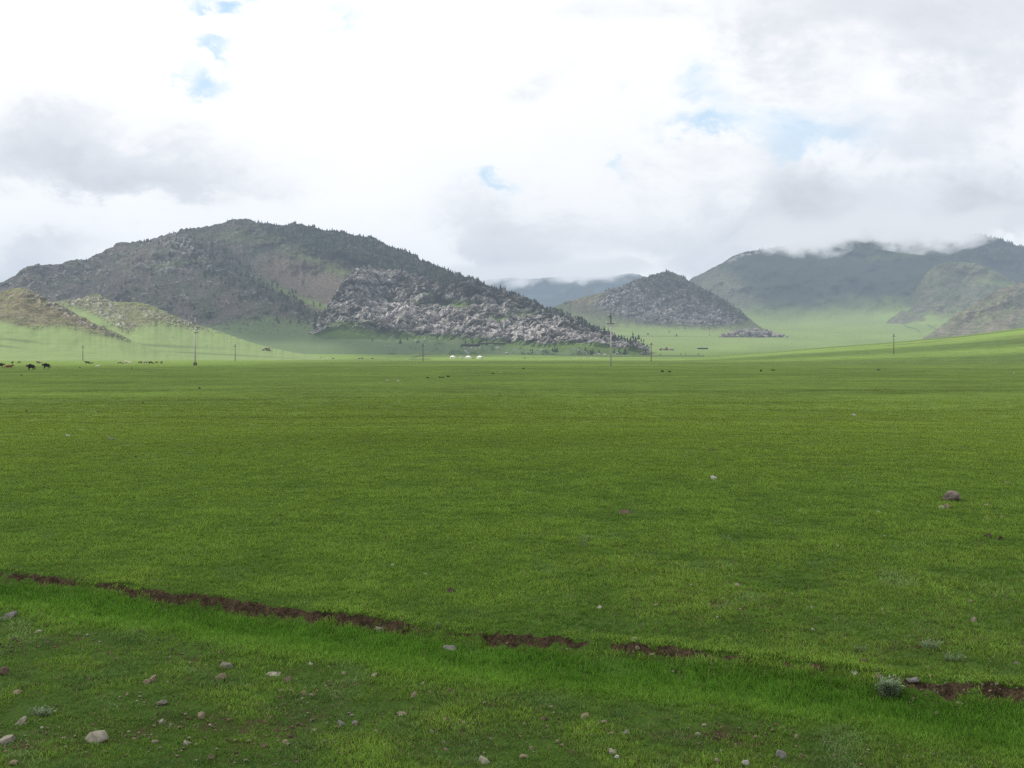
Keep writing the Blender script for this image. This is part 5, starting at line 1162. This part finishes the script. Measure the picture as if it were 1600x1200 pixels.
# ================================================================== POLES
MATS['concrete'] = simple('weathered_concrete', (.42,.41,.39), .25, 3.0, .9, .2, .3)
MATS['wood_pole'] = simple('tarred_wood', (.060,.050,.042), .35, 6.0, .9, .15, .4)
MATS['steel'] = simple('grey_galvanised_steel', (.075,.075,.08), .3, 5.0, .55, .4)
MATS['porcelain'] = simple('white_porcelain', (.72,.72,.70), .1, 8.0, .3, .5)
def empty(name, loc, rotz=0):
    o = bpy.data.objects.new(name, None); COL.objects.link(o); o.location = loc; o.rotation_euler = (0, 0, rotz); o.empty_display_size = .3; return o
def insulator(parent, loc, s=1.0):
    bm = bmesh.new(); lathe(bm, [(.02*s,-.12*s),(.02*s,0),(.09*s,.02*s),(.10*s,.08*s),(.06*s,.12*s),(.085*s,.15*s),(.05*s,.22*s),(.03*s,.28*s),(0,.29*s)], 12)
    o = link('insulator', bm_mesh('insulator', bm, [MATS['porcelain']], True), parent, loc); return o
def tall_pole(px, depth, ptop, pbase, label, split, arms, top_mat, base_stubs):
    p = at(px, depth); m = depth/F; H = (pbase-ptop)*m
    root = empty('power_pole', (p.x, p.y, p.z)); tag(root, label, 'power pole')
    bm = bmesh.new(); tube(bm, (0,0,-.6), (0,0,H*split), .20, .15, 14); link('shaft', bm_mesh('shaft', bm, [MATS['concrete']], True), root)
    bm = bmesh.new(); tube(bm, (0,0,H*split), (0,0,H), .13, .085, 12); link('extension', bm_mesh('extension', bm, [MATS[top_mat]], True), root)
    for (zf, lx, rx) in arms:
        bm = bmesh.new(); z = H*zf
        box(bm, ((lx+rx)/2, -.22, z), (rx-lx, .12, .13)); 
        if lx < -.3: tube(bm, (lx*.75, -.20, z), (0, -.12, z-.55), .035, .035, 8)
        if rx > .3: tube(bm, (rx*.75, -.20, z), (0, -.12, z-.55), .035, .035, 8)
        arm = link('crossarm', bm_mesh('crossarm', bm, [MATS['steel']]), root)
        for e in (lx, rx):
            if abs(e) > .3: insulator(arm, (e*.94, -.22, z+.14), 1.4)
    insulator(root, (0, 0, H+.12), 1.2)
    if base_stubs:
        for sx in (-1, 1):
            bm = bmesh.new(); box(bm, (sx*.30, 0, .35), (.22, .34, 1.0)); link('concrete_stub', bm_mesh('concrete_stub', bm, [MATS['wood_pole']]), root)
        bm = bmesh.new(); tube(bm, (-.43,-.2,.6), (.43,-.2,.6), .05, .05, 8); link('binding', bm_mesh('binding', bm, [MATS['steel']]), root)
tall_pole(305, 262, 499, 571.3, 'tall tapering concrete power pole with dark footing, beside the row of grazing cattle', .86, [(.90, -1.0, .25),(.72, -.2, .95)], 'concrete', True)
tall_pole(954.5, 255, 482, 572.4, 'tallest power pole, pale concrete below and dark steel top with crossarm', .74, [(.86, -.75, .2),(.735, -1.15, 1.0)], 'steel', False)
def small_pole(px, ptop, pbase, depth, label, brace, mat='wood_pole'):
    p = at(px, depth); m = depth/F; H = (pbase-ptop)*m; z0 = min(0.0, EYE+(HZ-pbase)*m-p.z)
    root = empty('power_pole', (p.x, p.y, p.z)); tag(root, label, 'power pole')
    bm = bmesh.new(); tube(bm, (0,0,-.8+z0), (0,0,H), .21, .14, 12); link('shaft', bm_mesh('shaft', bm, [MATS[mat]], True), root)
    bm = bmesh.new(); box(bm, (0,-.2,H-1.35), (2.5,.14,.16)); arm = link('crossarm', bm_mesh('crossarm', bm, [MATS[mat]]), root)
    for x in (-1.1, 1.1): insulator(arm, (x, -.2, H-1.15), 1.7)
    insulator(root, (0, 0, H+.1), 1.5)
    bm = bmesh.new()
    for (x0, z0_, x1, z1) in brace: tube(bm, (x0,-.2,H+z0_), (x1,-.2,H+z1), .07, .07, 8)
    link('brace', bm_mesh('brace', bm, [MATS[mat]]), root)
tri = [(-1.15,-1.3,0,-.1)]; tri2 = [(-1.1,-1.3,.6,.45)]; both = [(-.9,-1.3,0,-.4),(.9,-1.3,0,-.4)]
small_pole(129.5, 538, 562.3, 620, 'small wooden power pole behind the yaks, standing left of the tall concrete pole', tri)
small_pole(367.5, 537, 563.0, 600, 'small wooden power pole with slanted brace, right of the pole with dark footing', tri2)
small_pole(661, 534, 561.8, 560, 'dark wooden power pole with slanted brace left of the round tents', tri2)
small_pole(1017.5, 534, 564.0, 520, 'dark wooden power pole right of the tallest pole', both)
small_pole(1396.5, 532, 564.3, 520, 'wooden power pole alone on the striped green swell', [(-.75,-1.3,.35,.3)])

# ================================================================== ROUND TENTS
MATS['felt'] = simple('white_canvas', (.74,.72,.67), .08, 2.0, .9, .1); MATS['felt_roof'] = simple('white_roof_canvas', (.78,.77,.74), .06, 2.0, .9, .1)
MATS['rope'] = simple('brown_rope', (.16,.12,.08), .2, 8); MATS['door'] = simple('painted_door', (.30,.11,.05), .2, 4, .6, .3); MATS['tin'] = simple('sooty_tin', (.10,.10,.10), .3, 5, .6, .4)
def tent(px, depth, pbase, width_px, label, door_a, lean=False):
    p = at(px, depth); m = depth/F; r = width_px*m/2; z = max(p.z, EYE+(HZ-pbase)*m-.2)
    root = empty('round_tent', (p.x, p.y, z)); tag(root, label, 'tent')
    bm = bmesh.new(); lathe(bm, [(r,-.8),(r*1.01,.1),(r*1.0,.9),(r*.985,1.5)], 36); link('wall', bm_mesh('wall', bm, [MATS['felt']], True), root)
    bm = bmesh.new(); lathe(bm, [(r*1.03,1.44),(r*1.02,1.52),(r*.72,1.98),(r*.42,2.42),(r*.17,2.72),(r*.17,2.80),(0,2.86)], 36); link('roof', bm_mesh('roof', bm, [MATS['felt_roof']], True), root)
    bm = bmesh.new()
    for zz in (.45, 1.15): lathe(bm, [(r*1.012,zz-.035),(r*1.022,zz),(r*1.012,zz+.035)], 36)
    link('rope', bm_mesh('rope', bm, [MATS['rope']]), root)
    c, s = math.cos(door_a), math.sin(door_a)
    bm = bmesh.new(); box(bm, (0,0,.72), (.95,.10,1.5)); d = link('door', bm_mesh('door', bm, [MATS['door']]), root, (r*1.02*s, -r*1.02*c, 0), door_a)
    bm = bmesh.new(); box(bm, (.36,-.07,.75), (.06,.05,.16)); link('handle', bm_mesh('handle', bm, [MATS['tin']]), d)
    bm = bmesh.new(); tube(bm, (.25,0,2.5), (.25,0,3.5), .09, .09, 10); link('stove_pipe', bm_mesh('stove_pipe', bm, [MATS['tin']], True), root)
    return root
tent(707.5, 950, 562.3, 8.6, 'white round felt tent farthest left of the three', -.5)
t2 = tent(731.8, 930, 562.5, 9.6, 'white round felt tent in the middle with smoke rising', -.8)
tent(749.8, 930, 562.4, 9.4, 'white round felt tent farthest right of the three', .9)
# thin smoke from the middle stove pipe
bm = bmesh.new(); rings = []
for k in range(9):
    f = k/8; cx = .25-3.2*f**1.3+.3*math.sin(5*f); rr = .16+.75*f
    rings.append([bm.verts.new((cx+rr*math.cos(a)*(1+.15*math.sin(3*a+k)), rr*math.sin(a), 3.4+4.6*f)) for a in [2*math.pi*i/10 for i in range(10)]])
for a, b in zip(rings, rings[1:]):
    for i in range(10): bm.faces.new((a[i], a[(i+1)%10], b[(i+1)%10], b[i]))
bm.faces.new(rings[0][::-1]); bm.faces.new(rings[-1])
m, nt, ns, lk = newmat('wood_smoke')
ab = ns.new('ShaderNodeVolumeAbsorption'); ab.inputs[0].default_value = (0,0,0,1); ab.inputs[1].default_value = .32; em = ns.new('ShaderNodeEmission'); em.inputs[0].default_value = (.60,.72,.86,1); em.inputs[1].default_value = .32  # the smoke glows by itself in place of scattered light
ad = ns.new('ShaderNodeAddShader'); lk.new(ab.outputs[0], ad.inputs[0]); lk.new(em.outputs[0], ad.inputs[1]); o = ns.new('ShaderNodeOutputMaterial'); lk.new(ad.outputs[0], o.inputs['Volume']); m.cycles.homogeneous_volume = True
tag(link('smoke', bm_mesh('smoke', bm, [m], True), loc=t2.location), 'thin blue smoke drifting up from the middle round tent', 'smoke', None, 'stuff')

# small white van between the tents
MATS['van_paint'] = simple('white_van_paint', (.66,.67,.68), .08, 2, .4, .4); MATS['glass'] = simple('dark_window_glass', (.03,.035,.04), .2, 3, .1, .6); MATS['tyre'] = simple('black_rubber', (.02,.02,.02), .2, 9)
p = at(721.3, 945); zz = max(p.z, EYE+(HZ-562.2)*945/F-.1)
van = empty('van', (p.x, p.y, zz), math.radians(62)); tag(van, 'small white van parked between two round tents', 'van')
bm = bmesh.new()
prof = [(-2.1,.35),(-2.1,1.75),(-1.9,1.95),(1.25,1.95),(1.5,1.8),(1.95,1.15),(2.15,1.05),(2.2,.35)]
A = [bm.verts.new((x,-.9,z)) for x, z in prof]; B = [bm.verts.new((x,.9,z)) for x, z in prof]
for i in range(8): bm.faces.new((A[i], A[(i+1)%8], B[(i+1)%8], B[i]))
bm.faces.new(A[::-1]); bm.faces.new(B); bmesh.ops.bevel(bm, geom=bm.edges[:], offset=.06, segments=2, affect='EDGES')
link('body', bm_mesh('body', bm, [MATS['van_paint']]), van)
for sx in (-1.35, 1.35):
    for sy in (-.85, .85):
        bm = bmesh.new(); tube(bm, (sx,sy-.1,.34), (sx,sy+.1,.34), .34, .34, 18); link('wheel', bm_mesh('wheel', bm, [MATS['tyre']]), van)
for sy in (-.915, .915):
    for (x0, x1) in ((-1.8,-.5),(-.35,.55),(.7,1.35)):
        bm = bmesh.new(); box(bm, ((x0+x1)/2, sy, 1.5), (x1-x0, .03, .42)); link('window', bm_mesh('window', bm, [MATS['glass']]), van)
bm = bmesh.new(); box(bm, (1.76,0,1.5), (.04,1.5,.72), Matrix.Rotation(math.radians(-35), 3, 'Y')); link('windscreen', bm_mesh('windscreen', bm, [MATS['glass']]), van)
bm = bmesh.new(); box(bm, (-2.12,0,1.45), (.04,1.3,.5)); link('rear_window', bm_mesh('rear_window', bm, [MATS['glass']]), van)

# dark livestock shelters and pens at the foot of the rocks
MATS['old_timber'] = simple('old_dark_timber', (.055,.045,.04), .4, 2, .95, .1); MATS['shed_roof'] = simple('dark_earth_roof', (.07,.06,.05), .4, 1, .95, .1)
def pen(pos, L, h, label, rot=0, white=False, roof=True):
    root = empty('livestock_shelter', pos, rot); tag(root, label, 'shelter')
    bm = bmesh.new(); box(bm, (0, 1.6, h*.5-.6), (L, .3, h+1.2)); box(bm, (-L/2+.15, 0, h*.45-.6), (.3, 2.9, h*.9+1.2)); box(bm, (L/2-.15, 0, h*.45-.6), (.3, 2.9, h*.9+1.2)); link('wall', bm_mesh('wall', bm, [MATS['old_timber']]), root)
    if roof:
        bm = bmesh.new(); box(bm, (0, .1, h+.12), (L*1.02, 4.0, .22), Matrix.Rotation(math.radians(5), 3, 'X')); link('roof', bm_mesh('roof', bm, [MATS['shed_roof']]), root)
    n = max(3, int(L/5))
    for k in range(n):
        bm = bmesh.new(); tube(bm, (-L/2+L*(k+.5)/n, -1.5, -.8), (-L/2+L*(k+.5)/n, -1.5, h*.95), .11, .09, 8); link('post', bm_mesh('post', bm, [MATS['old_timber']]), root)
    for zf in (.35, .7):
        bm = bmesh.new(); box(bm, (0, -1.5, h*zf), (L, .08, .16)); link('rail', bm_mesh('rail', bm, [MATS['old_timber']]), root)
pen(hill_point('main',735,541), 26, 2.4, 'dark livestock shelter below the rocks, left of a long low pen')
pen(hill_point('main',768,541), 40, 1.3, 'long low dark pen right of the livestock shelter behind the tents', 0, False, False)
pen(grd(837,548.3), 52, 2.2, 'longest dark livestock shelter at the foot of the granite buttress')
pen(grd(1098,545.6), 17, 2.0, 'small dark shelter alone in the open valley')

# ================================================================== ANIMALS
def hide_mat(name, c, patch=None, thr=.5):
    m, nt, ns, lk = newmat(name); tc = node(nt, 'ShaderNodeTexCoord')
    f = noise_(nt, tc.outputs['Object'], 1.9, 2, .4); g = noise_(nt, tc.outputs['Object'], 14, 4, .6)
    col = mixc(nt, ramp(nt, g, .3, .7), tuple(x*.7 for x in c), tuple(min(1, x*1.3) for x in c))
    if patch: col = mixc(nt, ramp(nt, f, thr-.03, thr+.03), col, patch)
    bsdf(nt, col, .85, .15); return m
HIDE = {'black': hide_mat('black_hair', (.012,.009,.010)), 'dark': hide_mat('dark_brown_hair', (.032,.018,.014)), 'red': hide_mat('red_brown_hair', (.16,.055,.025)), 'brown': hide_mat('brown_hair', (.085,.050,.032)),
        'blackwhite': hide_mat('black_and_white_hair', (.02,.016,.016), (.66,.64,.60), .50), 'redwhite': hide_mat('red_and_white_hair', (.13,.045,.03), (.66,.60,.55), .47), 'white': hide_mat('cream_hair', (.62,.58,.50)), 'brownwhite': hide_mat('brown_and_white_hair', (.12,.07,.045), (.60,.56,.50), .55)}
def beast_mesh(kind, pose):
    """one continuous skinned body, 1 unit = 1 m, walking along +X"""
    yak = kind == 'yak'; sheep = kind == 'sheep'
    J = {}; E = []
    def j(n, p, rx, rz=None): J[n] = (Vector(p), rx, rz or rx)
    if sheep:
        j('rump',(-.42,0,.62),.20,.20); j('loin',(-.12,0,.64),.23,.23); j('chest',(.25,0,.62),.21,.22); j('neck',(.48,0,.74 if pose != 'graze' else .52),.11); j('poll',(.60,0,.86 if pose != 'graze' else .26),.09); j('muzzle',(.76,0,.80 if pose != 'graze' else .10),.05)
        lw, hip, sh_ = .045, .55, .52
    else:
        s = 1.0
        j('rump',(-.72,0,1.0 if not yak else .98),.28 if not yak else .36,.30 if not yak else .40); j('loin',(-.25,0,1.02 if not yak else 1.02),.33 if not yak else .41,.35 if not yak else .46)
        j('rib',(.2,0,1.0 if not yak else 1.03),.34 if not yak else .40,.38 if not yak else .48); j('chest',(.55,0,1.02 if not yak else 1.12),.28 if not yak else .36,.36 if not yak else .50)
        if pose == 'graze': j('neck',(.88,0,.78),.18,.20); j('poll',(1.08,0,.45),.14,.15); j('muzzle',(1.24,0,.12),.085)
        else: j('neck',(.90,0,1.22 if not yak else 1.12),.17,.20); j('poll',(1.16,0,1.38 if not yak else 1.16),.135,.15); j('muzzle',(1.48,0,1.18 if not yak else .92),.085)
        lw = .085
    names = ['rump','loin','rib','chest','neck','poll','muzzle'] if not sheep else ['rump','loin','chest','neck','poll','muzzle']
    E += list(zip(names, names[1:]))
    rx_, cx_ = (-.68, .55) if not sheep else (-.38, .27)
    zh = .78 if not sheep else .45
    for k, sy in (('l', 1), ('r', -1)):
        dy = .20*sy if not sheep else .11*sy; st = .07*sy if pose == 'walk' else .03*sy
        if pose == 'lie':
            j('h1'+k,(rx_+.05,dy*1.5,.32),lw*1.5); j('h2'+k,(rx_+.5,dy*1.9,.14),lw); j('h3'+k,(rx_+.15,dy*2.0,.08),lw*.7)
            j('f1'+k,(cx_+.05,dy*1.3,.34),lw*1.4); j('f2'+k,(cx_+.35,dy*1.5,.14),lw); j('f3'+k,(cx_+.02,dy*1.5,.07),lw*.7)
            E += [('rump','h1'+k),('h1'+k,'h2'+k),('h2'+k,'h3'+k),('chest','f1'+k),('f1'+k,'f2'+k),('f2'+k,'f3'+k)]
        else:
            z1, z2, z3 = (zh*.9, zh*.55, .02)
            j('h1'+k,(rx_+.10+st,dy,z1),lw*2.0); j('h2'+k,(rx_-.06+st,dy,z2),lw*.95); j('h3'+k,(rx_+.02+st*1.6,dy,.18*zh/.78),lw*.65); j('h4'+k,(rx_+.06+st*1.8,dy,z3),lw*.8)
            j('f1'+k,(cx_-st,dy,z1),lw*1.7); j('f2'+k,(cx_+.02-st*1.3,dy,z2*.95),lw*.85); j('f3'+k,(cx_-st*1.7,dy,.18*zh/.78),lw*.65); j('f4'+k,(cx_+.05-st*1.9,dy,z3),lw*.8)
            E += [('rump','h1'+k),('h1'+k,'h2'+k),('h2'+k,'h3'+k),('h3'+k,'h4'+k),('chest','f1'+k),('f1'+k,'f2'+k),('f2'+k,'f3'+k),('f3'+k,'f4'+k)]
        if not sheep: j('e'+k,(J['poll'][0].x-.03, .24*sy, J['poll'][0].z+.06),.035); E.append(('poll','e'+k))
    tz = J['rump'][0].z
    j('t1',(J['rump'][0].x-.34*(1 if not sheep else .5),0,tz+.1),.05); j('t2',(J['rump'][0].x-.46*(1 if not sheep else .5),0,tz*.62),.045 if not yak else .10); j('t3',(J['rump'][0].x-.45*(1 if not sheep else .5),0,tz*.36),.07 if not yak else .15)
    E += [('rump','t1'),('t1','t2'),('t2','t3')]
    if yak:   # long belly hair hanging to the knees
        for k, sy in (('a', 1), ('b', -1)):
            j('s1'+k,(-.45,.20*sy,.66),.22,.24); j('s2'+k,(.35,.20*sy,.64),.22,.26); E += [('loin','s1'+k),('rib','s2'+k)]
    if pose == 'lie':
        for n in J:
            if n[0] not in 'hf' or n in ('h','f'):
                J[n] = (J[n][0]-Vector((0,0,.56 if not sheep else .36)), J[n][1], J[n][2])
    ks = list(J); me = bpy.data.meshes.new(kind)
    me.from_pydata([J[k][0] for k in ks], [(ks.index(a), ks.index(b)) for a, b in E], [])
    o = bpy.data.objects.new('tmp', me); COL.objects.link(o)
    md = o.modifiers.new('skin', 'SKIN'); md.use_smooth_shade = True
    for i, k in enumerate(ks): me.skin_vertices[0].data[i].radius = (J[k][1], J[k][2]); me.skin_vertices[0].data[i].use_root = (i == 0)
    sd_ = o.modifiers.new('sub', 'SUBSURF'); sd_.levels = 2; sd_.render_levels = 2
    dg = bpy.context.evaluated_depsgraph_get(); r = bpy.data.meshes.new_from_object(o.evaluated_get(dg)); r.name = kind
    zmin = min(v.co.z for v in r.vertices)
    for v in r.vertices: v.co.z -= zmin
    bpy.data.objects.remove(o); return r
BEAST = {}
MATS['horn'] = simple('pale_horn', (.30,.27,.22), .2, 6, .5, .3)
def beast(kind, px, py_base, hide, label, face, depth=None, h=1.0, pose='stand', cat=None, group=None, horns=False):
    key = (kind, pose)
    if key not in BEAST: BEAST[key] = beast_mesh(kind, pose)
    me = BEAST[key].copy(); me.materials.clear(); me.materials.append(HIDE[hide])
    if depth is None: p = hit(px, py_base)
    else:
        p = at(px, depth)
    o = link(kind, me, loc=p, rotz=math.radians(face)); h = h*(.69 if kind == 'yak' or p.y < 290 else .64 if p.y < 400 else 1.0); o.scale = (h, h, h); tag(o, label, cat or kind, group)
    if horns:
        for sy in (1, -1):
            bm = bmesh.new(); x0, z0 = (1.12, 1.30) if pose != 'graze' else (1.12, .62)
            tube(bm, (x0, .10*sy, z0), (x0+.02, .34*sy, z0+.12), .045, .035, 8); tube(bm, (x0+.02, .34*sy, z0+.12), (x0+.10, .42*sy, z0+.36), .035, .012, 8)
            link('horn', bm_mesh('horn', bm, [MATS['horn']], True), o)
    return o
HERD = 'cattle grazing along the far edge of the dark plain'
beast('yak',48.5,578.3,'black','black shaggy yak grazing, nearest of the herd, lower of two black ones',168,None,1.02,'stand',None,None,True)
beast('yak',72.5,576.2,'black','black shaggy yak with heavy shoulders, upper right of another black one',172,None,1.05,'stand',None,None,True)
beast('yak',.5,574.6,'dark','dark brown yak half cut off by the picture edge',12,None,.98,'stand',None,None,True)
beast('cow',13.5,575.8,'red','red-brown cow lying down near the picture edge',20,None,1.0,'lie')
beast('cow',19.3,571.6,'dark','tiny dark cow standing behind the lying red-brown one',90,330,.9); beast('cow',30,571.4,'brown','small brown cow between the lying cow and the black yaks',175,360,.9,'graze')
beast('cow',59.8,571.7,'brown','brown cow peeping out left of the upper black yak',170,330,.95); beast('cow',64.2,571.5,'redwhite','reddish cow close behind the upper black yak',185,340,.9,'graze')
beast('cow',136.7,572.2,'dark','dark brown cow with white belly beside a smaller dark calf',185,305,1.1); beast('cow',143.2,572.0,'dark','dark calf right of a dark brown cow',10,310,.65,'stand')
beast('cow',152.3,573.4,'white','cream white calf lying on the edge of the dark plain',30,None,.62,'lie')
beast('cow',186.8,572.2,'blackwhite','dark cow grazing, leftmost of the grazing row',165,330,1.05,'graze'); beast('cow',191.6,572.2,'dark','tiny dark calf right of the leftmost grazing cow',60,330,.5,'stand')
beast('cow',198.2,572.0,'redwhite','red and white cow standing against a white one',160,325,1.1); beast('cow',203.0,572.2,'white','white cow with head down right of the red and white one',200,322,1.0,'graze')
beast('cow',219,572.2,'brown','brown cow in the middle of the grazing row',175,335,1.0,'graze'); beast('cow',227,572.2,'blackwhite','white cow with dark patches in the grazing row',172,330,1.1,'stand')
beast('cow',235.5,572.2,'black','black cow with head down in the grazing row',8,320,1.1,'graze'); beast('cow',244,572.3,'brownwhite','small brown and white cow near the end of the grazing row',185,345,.95,'graze'); beast('cow',252.3,572.3,'brown','brown cow seen from behind, last in the grazing row',88,335,1.0,'stand')
for (px, d, hd, po, lab) in [(484,905,'brown','lie','brown far animal, leftmost of the resting string'),(489,915,'dark','graze','dark far animal, second in the resting string'),(496,900,'brown','lie','brown far animal, third in the resting string'),(503,910,'dark','stand','dark far animal, last of the resting string'),(521,890,'brown','lie','brown far animal alone right of the resting string'),(561,880,'brown','lie','brown far animal, left of two near the dark wooden pole'),(566,885,'dark','graze','dark grazing far animal, right of two near the dark wooden pole'),(582,880,'brown','lie','brown far animal lying by itself left of the dark wooden pole')]:
    beast('cow',px,562,hd,lab,rnd.choice([10,170,190,-15]),d,1.05,po)
for (px, d, hd, lab) in [(738.9,925,'dark','dark animal beside the right round tent, left of two'),(742,928,'dark','dark animal beside the right round tent, right of two'),(820,905,'brown','single brown animal right of the round tents')]:
    beast('cow',px,562,hd,lab,rnd.choice([5,175,80]),d,.85,'stand')
for i, (px, d, hd, fc, lab) in enumerate([(962.5,1290,'brown',100,'dull brown cow left of the red ones behind the tallest pole'),(965.5,1280,'red',10,'red cow, left of a red pair behind the tallest pole'),(968,1270,'red',170,'red cow, right of a red pair behind the tallest pole'),(973,1290,'red',165,'red cow walking apart behind the tallest pole'),(975.5,1260,'dark',90,'dark cow seen end-on behind the tallest pole'),(1031.8,1230,'dark',92,'dark horse-sized animal right of the wooden pole'),(1063.8,1250,'dark',95,'dark animal standing alone in the valley, larger of two'),(1071.3,1250,'dark',80,'dark animal standing in the valley, smaller of two'),(1091.5,1240,'dark',60,'dark animal standing farthest right in the valley')]):
    beast('cow',px,556,hd,lab,fc,d,1.35 if i > 4 else 1.2,'stand')
for k in range(15):
    px = 890+k*3.2+rnd.uniform(-1, 1)
    beast('sheep',px,560,'white','tiny white sheep in the flock strung out left of the tallest pole',rnd.uniform(0, 360),rnd.uniform(900, 985),1.05,rnd.choice(['stand','graze','graze']),'sheep','white sheep flock left of the tallest pole')
build_grass()
# ================================================================== RENDER SETTINGS
scene.view_settings.view_transform = 'Standard'; scene.view_settings.look = 'None'
scene.view_settings.exposure = 0; scene.view_settings.gamma = 1
scene.render.engine = 'CYCLES'
c = scene.cycles
c.max_bounces = 5; c.diffuse_bounces = 3; c.glossy_bounces = 2; c.transmission_bounces = 3; c.transparent_max_bounces = 12; c.volume_bounces = 0
c.caustics_reflective = False; c.caustics_refractive = False
c.use_denoising = False
try: c.denoiser = 'OPENIMAGEDENOISE'
except Exception: pass
scene.render.use_persistent_data = False
